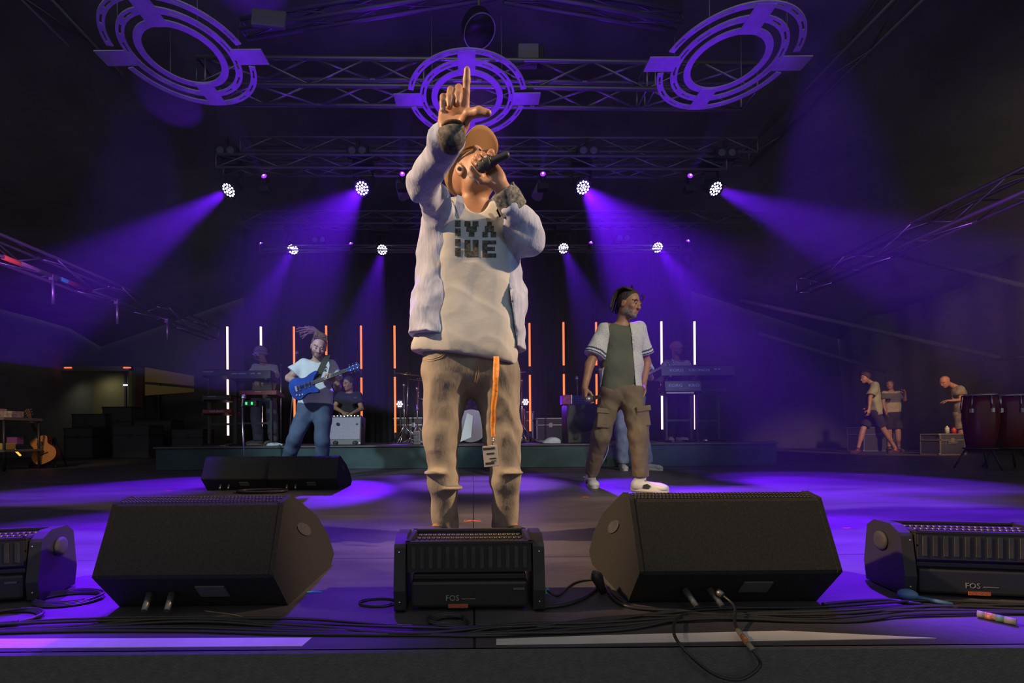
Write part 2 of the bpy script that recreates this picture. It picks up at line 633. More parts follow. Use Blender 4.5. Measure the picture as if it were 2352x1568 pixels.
# tent membrane roof and side walls
TENT = mat('dark_tent_membrane', (0.22, 0.22, 0.22), 0.8, noise=0.3, nscale=0.6)
TENTR = mat('olive_tent_side', (0.30, 0.26, 0.19), 0.85, noise=0.35, nscale=0.5)
b = MB()
rg = []
NX, NY = 40, 12
for j in range(NY + 1):
    for i in range(NX + 1):
        x = -12 + 24 * i / NX; y = 1.2 + 13.5 * j / NY
        z = 8.4 - 0.33 * abs(x) - 0.10 * max(0, y - 6) + 0.10 * math.cos(y * 1.9) * (0.4 + abs(x) / 14)
        b.v.append((x, y, z))
for j in range(NY):
    for i in range(NX):
        a = j * (NX + 1) + i
        b.f.append([a, a + NX + 1, a + NX + 2, a + 1]); b.sm.append(True); b.mi.append(0)
o = st(b.build('ceiling', TENT)); o.modifiers.new('s', 'SOLIDIFY').thickness = 0.01
b = MB(); b.box((0, 14.8, 4.0), (26, 0.05, 10)); st(b.build('wall_back', mat('dark_back_canvas', (0.09, 0.09, 0.095), 0.9, noise=.3, nscale=.6)))
b = MB(); b.box((-12.1, 8, 2.6), (0.05, 14, 6)); st(b.build('wall_left', TENT))
b = MB()
for i in range(60):
    y = 1.0 + 14 * i / 59
    x = 12.1 + 0.08 * math.sin(y * 3.1) + 0.05 * math.sin(y * 7)
    b.v += [(x, y, -0.3), (x - 0.5, y, 5.6)]
for i in range(59):
    b.f.append([2 * i, 2 * i + 1, 2 * i + 3, 2 * i + 2]); b.sm.append(True); b.mi.append(0)
o = st(b.build('wall_right', TENTR)); o.modifiers.new('s', 'SOLIDIFY').thickness = 0.01

# drum riser
RIS_Y, RIS_H = 6.6, 0.343
b = MB(); b.box((-0.1, RIS_Y + 1.75, RIS_H / 2), (9.0, 3.5, RIS_H - 0.01))
o = b.build('stage_riser', SKIRT)
e = o
tag(o, 'long low drum riser with dark green skirt across the back', 'stage riser')
b = MB(); b.box((-0.1, RIS_Y + 1.74, RIS_H - 0.012), (9.04, 3.54, 0.022)); b.build('deck_top', deckm, o)

# ---------------------------------------------------------------- trusses
def truss(name, a, c, wdt=0.29, hgt=None, bay=0.5, rc=0.024, rb=0.011, m=None, up=(0, 0, 1), label=None, group=None, tri=False, brk=None):
    a = V(a); c = V(c)
    hgt = hgt or wdt
    d = (c - a).normalized(); L = (c - a).length
    z = V(up); x = d.cross(z).normalized(); z = x.cross(d).normalized()
    root = empty(name, a, 0, label, 'truss', group)
    offs = [x * wdt / 2 + z * hgt / 2, -x * wdt / 2 + z * hgt / 2, -x * wdt / 2 - z * hgt / 2, x * wdt / 2 - z * hgt / 2]
    if tri: offs = [x * wdt / 2 + z * hgt / 2, -x * wdt / 2 + z * hgt / 2, -z * hgt / 2]
    m = m or ALU
    for of in offs:
        q = MB(); q.cyl(of, of + d * L, rc, seg=10); q.build('chord', m, root)
    q = MB()
    n = max(1, int(round(L / bay)))
    k = len(offs)
    for fce in range(k):
        p, r = offs[fce], offs[(fce + 1) % k]
        for i in range(n):
            t0, t1 = L * i / n, L * (i + 1) / n
            if i % 2 == 0: q.cyl(p + d * t0, r + d * t1, rb, seg=6)
            else: q.cyl(r + d * t0, p + d * t1, rb, seg=6)
            if brk and i % brk == 0: q.cyl(p + d * t0, r + d * t0, rb, seg=6); q.cyl(p + d * (t0 + .09), r + d * (t0 + .09), rb, seg=6)
        q.cyl(p, r, rb, seg=6); q.cyl(p + d * L, r + d * L, rb, seg=6)
    q.build('bracing', m, root)
    return root


T1Y = 4.95
tl = W(470, 186, T1Y); tr = W(1720, 200, T1Y * 1.02)
truss('ceiling_truss', tl, tr, 0.29, 0.29, 0.62, label='front box truss overhead, nearest and highest across the stage', brk=4)
T2 = 7.25
truss('ceiling_truss', W(560, 341, T2), W(1730, 343, T2 * 1.02), 0.22, 0.22, 0.5, rc=.02, label='upper of the two dark trusses above the front row of wash lamps', m=ALUD)
truss('ceiling_truss', W(505, 379, T2 - .1), W(1660, 384, T2), 0.22, 0.2, 0.5, rc=.02, label='lower of the two trusses, carries the front row of wash lamps', m=ALUD)
T3 = 9.75
truss('ceiling_truss', W(560, 506, T3), W(1750, 506, T3 * 1.02), 0.29, 0.26, 0.55, rc=.02, label='rear box truss with zigzag bracing above the back lamps', m=ALUD)
truss('ceiling_truss', W(600, 571, T3 - .05), W(1560, 571, T3), 0.12, 0.10, 0.9, rc=.016, label='thin rear lamp bar hanging under the rear truss', m=ALUD)
# side trusses running along the depth of the tent
def side(px0, yt0, yb0, px1, X, zt, zb, lab):
    za = abs(X) * F / abs(px0 - CX); zc = abs(X) * F / abs(px1 - CX)
    return truss('side_truss', (X, za, (zt + zb) / 2), (X, zc, (zt + zb) / 2), 0.27, zt - zb, 0.62, rc=0.025, rb=0.011, label=lab)
side(-260, 0, 0, 492, -6.4, 3.20, 2.91, 'long truss at the left side over the wings, with orange tape marks')
side(2700, 0, 0, 1848, 6.6, 3.55, 3.27, 'long truss at the right side ending in mid air')
# roof edge trusses (very dark, in the upper corners)
truss('roof_truss', W(60, -60, 6.0), W(430, 330, 9.5), 0.4, 0.4, 0.9, rc=.025, rb=.012, m=ALUD, label='dark roof truss falling across the upper left corner')
truss('roof_truss', W(2110, -60, 6.0), W(1700, 360, 9.5), 0.4, 0.4, 0.9, rc=.025, rb=.012, m=ALUD, label='dark roof truss falling across the upper right corner')
truss('roof_truss', W(560, 66, 7.0), W(1140, -30, 6.4), 0.16, 0.16, 0.8, rc=.03, rb=.01, m=ALUD, label='left roof rafter rising to the ridge behind the front truss')
truss('roof_truss', W(1560, 48, 7.0), W(1160, -20, 6.4), 0.16, 0.16, 0.8, rc=.03, rb=.01, m=ALUD, label='right roof rafter rising to the ridge behind the front truss')

# ---------------------------------------------------------------- rings
RINGM = mat('pale_ring_board', (0.62, 0.62, 0.66), 0.5, noise=0.12, nscale=6)


def arc_band(b, r0, r1, t0, t1, th, n=40):
    vs = []
    for i in range(n + 1):
        t = t0 + (t1 - t0) * i / n
        c_, s_ = math.cos(t), math.sin(t)
        for r, z in ((r0, 0), (r1, 0), (r1, th), (r0, th)):
            vs.append((r * c_, r * s_, z))
    fs = []
    for i in range(n):
        for k in range(4):
            k2 = (k + 1) % 4
            fs.append((i * 4 + k, i * 4 + k2, (i + 1) * 4 + k2, (i + 1) * 4 + k))
    fs += [(3, 2, 1, 0), (n * 4, n * 4 + 1, n * 4 + 2, n * 4 + 3)]
    b.add(vs, fs)


def slotted(b, r0, r1, t0, t1, th, nslot):
    wd = r1 - r0
    arc_band(b, r0, r0 + wd * .36, t0, t1, th)
    arc_band(b, r1 - wd * .36, r1, t0, t1, th)
    dt = (t1 - t0) / nslot
    for i in range(nslot + 1):
        t = t0 + dt * i
        a = max(t0, t - dt * .22); c_ = min(t1, t + dt * .22)
        arc_band(b, r0 + wd * .36, r1 - wd * .36, a, c_, th, 4)


def ring_decor(c, rr, lab, sides=(1, 1), rz=0):
    root = empty('ceiling_ring', c, rz, lab, 'ring decoration', 'concentric ring decorations under the roof')
    b = MB(); slotted(b, rr * .91, rr, R(12), R(168), .012, 8); b.build('outer_band', RINGM, root)
    b = MB(); slotted(b, rr * .91, rr, R(192), R(348), .012, 8); b.build('outer_band', RINGM, root)
    b = MB(); slotted(b, rr * .70, rr * .80, 0, 2 * math.pi, .012, 14); b.build('middle_band', RINGM, root)
    b = MB(); arc_band(b, rr * .505, rr * .605, 0, 2 * math.pi, .012, 64); b.build('inner_band', RINGM, root)
    for sx in (-1, 1):
        b = MB(); b.box((sx * rr * 1.0, 0, -.006), (rr * .46, rr * .27, .010)); b.build('plate', RINGM, root)
    for sy in (-1, 1):
        b = MB(); b.box((0, sy * rr * .74, -.004), (rr * .27, rr * .46, .008)); b.build('plate', RINGM, root)
    b = MB()
    for sx in (-1, 1):
        for sy in (-1, 1):
            b.cyl((sx * rr * .55, sy * rr * .55, 0.012), (sx * rr * .55, sy * rr * .55, 4.6 - c[2] - 0.05), .004, seg=6)
    b.build('hanging_wire', ALUD, root)
    return root


ring_decor((-0.03, 4.77, 4.0), .617, 'pale disc of concentric rings hanging above the singer')
ring_decor((-2.66, 4.22, 4.0), .62, 'concentric ring disc hanging in the upper left corner')
ring_decor((2.45, 4.34, 4.0), .62, 'concentric ring disc hanging in the upper right corner')

# ---------------------------------------------------------------- moving-head wash lamps
LENS = glow('lamp_lens_glow', (0.74, 0.66, 1.0), 14.0)
LENSP = glow('lamp_rim_glow', (0.25, 0.05, 1.0), 1.2)
SMALLG = glow('small_lamp_glow', (0.24, 0.02, 1.0), 2.2)
SMALLC = glow('small_lamp_core', (0.6, 0.45, 1.0), 5.0)


def wash_lamp(c, target, top, label, group, rad=.125, watts=300, deg=24, rim=1.0):
    """c = centre of the lens, head points at target, clamp at height top"""
    c = V(c); d = (V(target) - c).normalized()
    root = empty('wash_lamp', c, 0, label, 'stage light', group)
    M = frame(d)
    b = MB(); b.lathe([(rad * .25, -rad * 2.3), (rad * .8, -rad * 2.1), (rad * 1.05, -rad * .9), (rad * 1.14, -.01), (rad * 1.14, .012), (rad * 1.03, .012)], (0, 0, 0), M, 24)
    b.build('head', BLACK2, root)
    b = MB()
    for (rn, cnt) in ((0, 1), (.36, 6), (.72, 12)):
        for i in range(cnt):
            a = 2 * math.pi * i / cnt + rn
            b.ball(M @ V((math.cos(a) * rad * rn, math.sin(a) * rad * rn, .006)), rad * .175, 10, 6, (1, 1, .45), M)
    b.build('lens_cluster', LENS, root)
    b = MB(); b.lathe([(rad * 1.02, .0), (rad * 1.02, .004)], (0, 0, 0), M, 24); b.build('lens_plate', LENSP, root)
    # yoke and base
    ctr = -d * rad * 1.0
    b = MB()
    side_ = d.cross(V((0, 0, 1))).normalized()
    yk = V((0, 0, rad * 2.3))
    for sgn in (-1, 1):
        b.ring([ctr + side_ * sgn * rad * 1.3, ctr + side_ * sgn * rad * 1.35 + yk * .5, ctr + side_ * sgn * rad * 1.1 + yk], rad * .2, 8)
    b.ring([ctr - side_ * rad * 1.1 + yk, ctr + side_ * rad * 1.1 + yk], rad * .22, 8)
    b.build('yoke', BLACK2, root)
    b = MB(); b.box(ctr + yk + V((0, 0, rad * .75)), (rad * 2.6, rad * 2.0, rad * 1.0), bev=.01)
    b.cyl(ctr + yk + V((0, 0, rad * 1.2)), V((ctr.x, ctr.y, top - c.z)), .02, seg=8)
    b.build('base', BLACK2, root)
    spot('wash_beam', c + d * .03, target, watts * 16, PURPLE, deg * .82, 0.6, rad * .5)
    return root


FT = 'front row of big wash lamps'
BT = 'back row of wash lamps'
BEAMS = [
    ((526, 436), 7.2, (-5.1, 3.1, 0.0), 4.9, 'wash lamp at the left end of the front row, beam to the left wing', FT, 520, 22),
    ((832, 432), 7.2, (-1.75, 1.85, 0.0), 4.9, 'wash lamp left of the singer in the front row', FT, 420, 22),
    ((1339, 430), 7.2, (2.2, 2.7, 0.0), 4.9, 'wash lamp right of the singer in the front row, wide beam', FT, 640, 28),
    ((1643, 433), 7.2, (5.3, 2.3, 0.0), 4.9, 'wash lamp at the right end of the front row, beam to the right wing', FT, 420, 22),
    ((673, 572), 9.7, (-3.2, 4.6, 0.0), 4.5, 'wash lamp at the left end of the back row', BT, 520, 15),
    ((878, 573), 9.7, (-1.3, 4.0, 0.0), 4.5, 'wash lamp in the back row, just left of the singer', BT, 460, 13),
    ((1294, 570), 9.7, (1.6, 4.0, 0.0), 4.5, 'wash lamp in the back row, just right of the singer', BT, 420, 13),
    ((1510, 568), 9.7, (3.2, 4.0, 0.0), 4.5, 'wash lamp at the right end of the back row', BT, 520, 15),
]
for (p, z, t, top, lab, gr, wt, dg) in BEAMS:
    wash_lamp(W(p[0], p[1], z), t, top + .05, lab, gr, .118 if z < 8 else .122, wt, dg)


def loc_y(c): return c[1]


def small_lamp(c, aim, label, watts, deg=16, top=None):
    c = V(c); d = (V(aim) - c).normalized()
    root = empty('beam_lamp', c, 0, label, 'stage light', 'small beam lamps that point up')
    M = frame(d)
    b = MB(); b.lathe([(.045, -.10), (.052, -.02), (.055, .0), (.05, .006)], (0, 0, 0), M, 14); b.build('head', BLACK2, root)
    b = MB(); b.ball((0, 0, 0), .045, 12, 8, (1, 1, .5), M); b.build('lens', SMALLG, root)
    b = MB(); b.ball(d * .018, .016, 8, 6); b.build('lens_core', SMALLC, root)
    b = MB()
    b.box(V((0, 0.02, -.20)), (.16, .12, .09), bev=.01)
    b.cyl((0, 0, -.17), (0, 0, -.06), .02, seg=8)
    b.build('base', BLACK2, root)
    if watts: spot('small_beam', c + d * .05, aim, watts * (2.5 if loc_y(c) < 8 else 3.5), PURPLE, deg, .6, .03)
    return root


SM = [((607, 405), 7.1, (540, 290), 'small beam lamp beside the left end of the front row', 46),
      ((924, 400), 7.1, (922, 300), 'small beam lamp left of the raised arm on the front bar', 46),
      ((1247, 400), 7.1, (1249, 300), 'small beam lamp right of the singer head on the front bar', 46),
      ((1585, 404), 7.1, (1640, 300), 'small beam lamp near the right end of the front bar', 46),
      ((600, 560), 9.6, (500, 400), 'small beam lamp at the far left of the back bar', 26),
      ((806, 560), 9.6, (760, 440), 'small beam lamp second from the left on the back bar', 90),
      ((967, 562), 9.6, (950, 440), 'small beam lamp hidden half behind the denim shirt', 60),
      ((1357, 558), 9.6, (1380, 440), 'small beam lamp under the wide purple beam on the back bar', 60),
      ((1580, 554), 9.6, (1640, 440), 'small beam lamp at the far right of the back bar', 22)]
for (p, z, q, lab, wt) in SM:
    small_lamp(W(p[0], p[1], z), W(q[0], q[1], z - .8), lab, wt, 22)

# purple floor washes from the lamps on the front truss above the frame
spot('truss_wash', (-2.6, 3.2, 4.6), (-1.62, 1.75, 0), 4200, PURPLE, 22, .5, .06)
spot('truss_wash', (-0.9, 3.6, 4.6), (-0.66, 1.75, 0), 1300, PURPLE, 20, .5, .06)
spot('truss_wash', (2.6, 3.2, 4.6), (1.68, 1.8, 0), 4600, PURPLE, 22, .5, .06)
spot('truss_wash', (0.0, 3.5, 4.6), (0.10, 4.45, 0), 4200, (0.3, 0.09, 1.0), 22, .6, .06)
for (x_, y_, tx, ty) in ((-1.9, 3.0, -2.66, 4.22), (1.9, 3.1, 2.45, 4.34), (-.9, 3.7, -.03, 4.77), (.9, 3.7, -.03, 4.77)):
    spot('added_ring_light', (x_, y_, .35), (tx, ty, 4.0), (110 if abs(tx) > 1 else 300), PURPLE, 22, .6, .05)  # unseen spots near the deck, added to colour the ring undersides
spot('truss_wash', (-2.6, 3.4, 4.6), (-3.2, 4.15, 0), 2400, PURPLE, 26, .5, .06)
spot('truss_wash', (2.8, 3.4, 4.6), (3.6, 4.4, 0), 3400, PURPLE, 30, .5, .06)
for x_ in (-2.0, 0.2, 2.4):
    spot('added_truss_light', (x_, 6.3, 3.4), (x_ * .9, 7.2, 4.9), 28, PURPLE, 90, 1, .1)  # added spots that make the middle truss rails show purple
spot('added_side_purple', (5.7, 2.6, 2.4), (6.6, 7.6, 3.3), 900, (0.45, 0.1, 1.0), 22, 1, .1)  # unseen spot added to bring out the right side truss
spot('added_side_purple', (-5.4, 2.6, 2.2), (-6.4, 8.2, 3.0), 1100, (0.45, 0.1, 1.0), 20, 1, .1)  # same added light for the left side truss
spot('added_truss_light', (-1.7, 3.9, .4), (-1.6, 4.95, 4.9), 300, PURPLE, 50, 1, .1)  # this and the next are added below to brighten the front truss
spot('added_truss_light', (1.9, 3.9, .4), (1.6, 4.95, 4.9), 300, PURPLE, 50, 1, .1)

# ---------------------------------------------------------------- haze
hz = bpy.data.materials.new('stage_haze')
hz.use_nodes = True
nt = hz.node_tree
for n_ in list(nt.nodes):
    if n_.type == 'BSDF_PRINCIPLED': nt.nodes.remove(n_)
vs_ = nt.nodes.new('ShaderNodeVolumeScatter')
vs_.inputs['Color'].default_value = (0.95, 0.95, 1, 1)
vs_.inputs['Density'].default_value = 0.017
vs_.inputs['Anisotropy'].default_value = 0.2
nt.links.new(vs_.outputs[0], nt.nodes['Material Output'].inputs['Volume'])
b = MB(); b.prism([(-8, 1.6), (-1.5, .9), (2.2, .05), (10.4, .05), (10.4, 5.7), (-8, 5.7)], 9.4, (0, 8.5, 0), FACE_CAM)
o = b.build('stage_haze', hz)
tag(o, 'thin smoke haze filling the air behind the singer', 'haze', kind='stuff')
o.display_type = 'WIRE'

# ================================================================ PEOPLE
def skin(name, c, c2=None):
    return mat(name, c, 0.52, col2=c2 or tuple(x * .8 for x in c), nscale=14, bump=.25, bscale=120, bdist=.002)


SK_TAN = skin('tan_skin', (0.46, 0.24, 0.14))
SK_BROWN = skin('brown_skin', (0.42, 0.22, 0.12))
SK_FAIR = skin('fair_skin', (0.60, 0.38, 0.28))
HAIR_D = mat('dark_hair', (0.05, 0.035, 0.028), 0.7, bump=.6, bscale=90, stretch=(1, 1, .25))
HAIR_B = mat('brown_hair', (0.16, 0.10, 0.06), 0.75, bump=.6, bscale=90, stretch=(1, 1, .25))
HAIR_G = mat('grey_stubble', (0.25, 0.20, 0.17), 0.8, noise=.5, nscale=60)
HAIR_S = mat('brown_stubble', (0.17, 0.10, 0.06), 0.8, noise=.5, nscale=60)
EYEW = mat('eye_white', (0.42, 0.38, 0.35), 0.3)
EYED = mat('eye_dark', (0.03, 0.02, 0.015), 0.15)
LIPS = mat('lips', (0.42, 0.16, 0.12), 0.45)


def basis(fwd, up=(0, 0, 1)):
    """local x = person's right (image left when facing the camera), y = forward, z = up"""
    y = V(fwd).normalized()
    x = y.cross(V(up)).normalized()
    z = x.cross(y).normalized()
    return Matrix((x, y, z)).transposed()


def head_sdf(s, c, M, sc=1.0, k=.012, nose=1.0, smile=0.0, hair_bulk=0.0):
    P = lambda x, y, z: V(c) + M @ (V((x, y, z)) * sc)
    E = lambda x, y, z, r, kk=k, op='add': s.ell(P(x, y, z), [q * sc for q in r], M, kk * sc, op)
    E(0, -.016, .035, (.076, .094, .088))
    E(0, .020, -.030, (.062, .070, .078), .03)
    E(0, .046, -.076, (.042, .044, .040), .02)
    E(0, .078, -.097, (.020, .017, .016), .016)
    for q in (-1, 1):
        E(q * .044, -.004, -.058, (.020, .040, .032), .02)         # jaw corner
        E(q * .040, .062, -.020, (.024, .024, .021), .018)         # cheek
        E(q * .027, .083, .030, (.026, .011, .009), .010)          # brow
        E(q * .031, .094, .008, (.017, .014, .012), .010, 'sub')   # socket
        E(q * .031, .0755, .007, (.0135, .0135, .0125), .002)      # eyeball
        E(q * .031, .083, .015, (.016, .009, .0045), .003)         # lid
        E(q * .079, -.008, -.006, (.009, .020, .033), .006)        # ear
        E(q * .088, -.002, -.004, (.006, .011, .020), .004, 'sub')
        E(q * .012, .098, -.030, (.010, .011, .008), .006)         # nostril wing
    s.cone(P(0, .086, .018), P(0, .108 * 1.0, -.024), .008 * sc * nose, .0125 * sc * nose, .010 * sc)
    E(0, .107, -.027, (.0125, .012, .010), .008)
    E(0, .092, -.054, (.023 + .008 * smile, .010, .0055), .006)
    E(0, .090, -.068, (.020 + .006 * smile, .010, .0065), .006)
    E(0, .103, -.0605, (.021 + .010 * smile, .010, .0022 + .004 * smile), .003, 'sub')


def hand_sdf(s, wr, y, n, side, sc=1.0, curl=None, spread=.10, thumb=((.9, .55, .15), (.7, .7, .1)), k=.006):
    """wr wrist point, y towards the knuckles, n out of the palm, side=+1 when the thumb lies on +x of (y x n)"""
    y = V(y).normalized(); n = V(n); n = (n - y * n.dot(y)).normalized()
    x = y.cross(n) * side
    P = lambda a, b_, c_: V(wr) + (x * a + y * b_ + n * c_) * sc
    D = lambda a, b_, c_: (x * a + y * b_ + n * c_)
    curl = curl or [(.35, .45, .3)] * 4
    s.cone(P(0, -.03, 0), P(0, .01, 0), .026 * sc, .025 * sc, .012 * sc, (n, .75))
    bx = [.029, .010, -.010, -.028]; by = [.092, .096, .091, .082]
    for i in range(4):
        s.cone(P(bx[i] * .55, .012, 0), P(bx[i], by[i] - .006, 0), .017 * sc, .0125 * sc, .014 * sc, (n, .95))
    s.ell(P(.024, .035, .008), (.018 * sc, .028 * sc, .015 * sc), Matrix((x, y, n)).transposed(), .012 * sc)
    s.ell(P(-.024, .035, .006), (.014 * sc, .032 * sc, .013 * sc), Matrix((x, y, n)).transposed(), .012 * sc)
    tips = []
    L = [(.043, .026, .021), (.047, .030, .022), (.044, .028, .021), (.034, .021, .019)]
    rr = [.0102, .0102, .0097, .0086]
    for i in range(4):
        p = P(bx[i], by[i] - .004, 0)
        sp = spread * (1.5 - i) * .8
        ang = 0.0
        r0 = rr[i] * sc
        for j in range(3):
            ang += curl[i][j]
            dv = (y * math.cos(ang) + n * math.sin(ang)) + x * (math.sin(sp) * math.cos(min(ang, 1.4)))
            dv.normalize()
            q = p + dv * L[i][j] * sc
            r1 = rr[i] * sc * (.93 if j < 2 else .82)
            s.cone(p, q, r0 * 1.04, r1, .004 * sc)
            p = q; r0 = r1
        tips.append((p.copy(), dv.copy()))
    p = P(.022, .022, .006)
    r0 = .0155 * sc
    tl = (.042, .033, .026)
    dirs = [D(*thumb[0]).normalized(), D(*thumb[1]).normalized(), D(*(thumb[2] if len(thumb) > 2 else thumb[1])).normalized()]
    for j in range(3):
        q = p + dirs[j] * tl[j] * sc
        r1 = (.0125, .0108, .0088)[j] * sc
        s.cone(p, q, r0, r1, .006 * sc)
        p = q; r0 = r1
    tips.append((p.copy(), dirs[2].copy()))
    return tips


def shoe(name, ankle, toe_dir, sc, upper, sole, parent, accent=None):
    """ankle above the sole; the sole stands on z = ankle.z - .085*sc"""
    d = V(toe_dir); d.z = 0; d.normalize()
    x = V((0, 0, 1)).cross(d)
    g = ankle.z - .088 * sc
    P = lambda f_, s_, h_: V((ankle.x, ankle.y, g)) + d * f_ * sc + x * s_ * sc + V((0, 0, h_ * sc))
    lo = V((ankle.x - .3 * sc, ankle.y - .3 * sc, g - .01)); hi = V((ankle.x + .3 * sc, ankle.y + .3 * sc, ankle.z + .08 * sc))
    s = SDF(lo, hi, .006 * sc)
    s.cone(P(-.03, 0, .045), P(.13, 0, .035), .045 * sc, .038 * sc, .02)
    s.ell(P(.155, 0, .035), (.045 * sc, .045 * sc, .030 * sc), None, .02)
    s.cone(P(-.02, 0, .06), P(0.0, 0, .11), .042 * sc, .040 * sc, .02)
    s.cut(P(0, 0, .016), (0, 0, -1))
    s.mesh(name, upper, parent)
    b = MB()
    out = []
    for t in range(28):
        a = 2 * math.pi * t / 28
        f_ = math.cos(a) * .140 + .060; w_ = math.sin(a) * (.044 + .008 * math.cos(a))
        out.append((f_, w_))
    vs = [P(f_, w_, 0) for f_, w_ in out] + [P(f_ * 1.0, w_ * 1.08, .012) for f_, w_ in out] + [P(f_, w_ * 1.02, .030 if True else 0) for f_, w_ in out]
    n = len(out)
    fs = []
    for l_ in range(2):
        for i in range(n):
            fs.append((l_ * n + i, l_ * n + (i + 1) % n, (l_ + 1) * n + (i + 1) % n, (l_ + 1) * n + i))
    fs.append(list(reversed(range(n)))); fs.append([2 * n + i for i in range(n)])
    b.add(vs, fs)
    b.build('sole', sole, parent)
    if accent:
        b = MB()
        for sg in (-1, 1):
            b.prism([(0, 0), (.045 * sc, -.004 * sc), (.06 * sc, .02 * sc), (.035 * sc, .035 * sc), (.008 * sc, .026 * sc)], .012 * sc, P(.02, sg * .042, .03), Matrix((d, V((0, 0, 1)), x * -1)).transposed())
        b.build('shoe_stripe', accent, parent)


def flatten(v): return V((v.x, v.y, 0)).normalized()


def eyebrow_beard(C, c, M, sc, beard, brow, lips=True, hairline=None, skinless=None):
    """material index by place on the head: 0 skin 1 brow/hair 2 beard 3 lips 4 eye"""
    L = (C - np.array(c)) @ np.array(M) / sc
    x, y, z = L[:, 0], L[:, 1], L[:, 2]
    ax = np.abs(x)
    out = np.zeros(len(C), int)
    r = np.sqrt(x * x + y * y + z * z) < .17
    if beard:
        lowf = (z < -.040 - .25 * np.maximum(0, .07 - y) * 0) & (z > -.125) & (y > .0) & (ax < .07)
        mous = (z < -.040) & (z > -.052) & (y > .08) & (ax < .028)
        chin = (z < -.078) & (y > .03)
        side_ = (z < -.045) & (ax > .035) & (y > .0)
        out[r & lowf & (mous | chin | side_) & (z > -.135)] = 2
    if brow:
        out[r & (z > .026) & (z < .035) & (ax > .012) & (ax < .052) & (y > .05)] = 1
    if lips:
        out[r & (z > -.073) & (z < -.049) & (ax < .022) & (y > .085)] = 3
    return out


def person(label, J, sc=1.0, h=.009, skinm=None, fwd=(0, -1, 0), headf=None, headup=(0, 0, 1), group=None, name='person',
           hands=None, beard=False, smile=0., hair=None, hat=None, top=None, bottom=None, shoes=None, hsc=1.0, bare_legs=False,
           extra_body=None, thin=.84, wr=1.0):
    """J: joints as world points. Builds one continuous body and the clothes over it."""
    skinm = skinm or SK_FAIR
    base = (J['anL'] + J['anR']) / 2
    root = empty(name, (0, 0, 0), 0, label, 'person', group)
    T = basis(fwd)
    xa = T.col[0].copy(); ya = T.col[1].copy(); za = T.col[2].copy()
    hip = (J['hipL'] + J['hipR']) / 2
    chest = (J['shL'] + J['shR']) / 2
    H = J['head']
    Mh = basis(headf or fwd, headup)
    hs = sc * hsc
    pts = list(J.values())
    lo = [min(p[i] for p in pts) - .26 * sc for i in range(3)]
    hi = [max(p[i] for p in pts) + .26 * sc for i in range(3)]
    s = SDF(lo, hi, h)
    spine = (hip - chest)
    sx = (J['shL'] - J['shR']).normalized()
    # torso
    bd = spine.normalized()
    fw = sx.cross(bd).normalized()
    s.cone(chest + sx * .085 * sc + bd * .06 * sc, chest - sx * .085 * sc + bd * .06 * sc, .092 * sc * thin, .092 * sc * thin, .05)
    s.cone(chest + bd * .10 * sc, hip, .125 * sc * thin, .125 * sc * thin, .06, (fw, .8))
    s.cone(J['shL'], J['shR'], .052 * sc, .052 * sc, .04)
    s.cone(J['hipL'], J['hipR'], .10 * sc * thin, .10 * sc * thin, .05)
    # neck from the chest to the skull base
    nb = chest + V((0, 0, .02 * sc))
    ht = H + Mh @ V((0, -.03, -.05)) * hs
    s.cone(nb, ht, .058 * sc, .050 * hs, .03)
    for q in ('L', 'R'):
        s.cone(J['sh' + q], J['el' + q], .052 * sc, .040 * sc, .03)
        s.cone(J['el' + q], J['wr' + q], .041 * sc, .027 * sc, .02)
        s.cone(J['hip' + q], J['kn' + q], .085 * sc * thin, .056 * sc, .04)
        kn, an = J['kn' + q], J['an' + q]
        s.cone(kn, an, .052 * sc, .036 * sc, .02)
        s.cone(kn.lerp(an, .15) - ya * .0 , kn.lerp(an, .5), .055 * sc, .048 * sc, .03)
        td = J.get('toe' + q, flatten(ya))
        s.cone(an - V((0, 0, .03 * sc)), an + td * .14 * sc - V((0, 0, .055 * sc)), .034 * sc, .026 * sc, .03)
    s.wrinkle(.0, 1) if False else None
    head_sdf(s, H, Mh, hs, smile=smile)
    tips = {}
    for q in ('L', 'R'):
        hd = (hands or {}).get(q)
        ad = (J['wr' + q] - J['el' + q]).normalized()
        if hd is None:
            hd = dict(y=ad, n=xa if q == 'L' else -xa)
        hd = dict(hd)
        yv = hd.pop('y', ad); nv = hd.pop('n')
        side = hd.pop('side', None)
        if side is None:
            side = 1 if q == 'R' else -1
        tips[q] = hand_sdf(s, J['wr' + q], yv, nv, side, sc * hd.pop('hs', 1.0), **hd)
    if extra_body: extra_body(s)
    brow = h > .005
    s.mesh('body', [skinm, HAIR_D, HAIR_G if beard == 'grey' else HAIR_S, LIPS, EYED],
           root, lambda C: eyebrow_beard(C, H, Mh, hs, bool(beard), brow))
    for q in (-1, 1):
        b = MB(); b.ball(H + Mh @ (V((q * .031, .0795, .0065)) * hs), .0118 * hs, 12, 8, (1, .9, .50), Mh); ey = b.build('eye', EYEW, root)
        b = MB(); b.ball(H + Mh @ (V((q * .031 , .0888, .0060)) * hs), .0058 * hs, 10, 6, (1, .6, 1), Mh); b.build('iris', EYED, ey)
    ctx = dict(root=root, J=J, sc=sc, hs=hs, H=H, Mh=Mh, chest=chest, hip=hip, sx=sx, fw=fw, bd=bd, ya=ya, xa=xa, tips=tips)
    return ctx


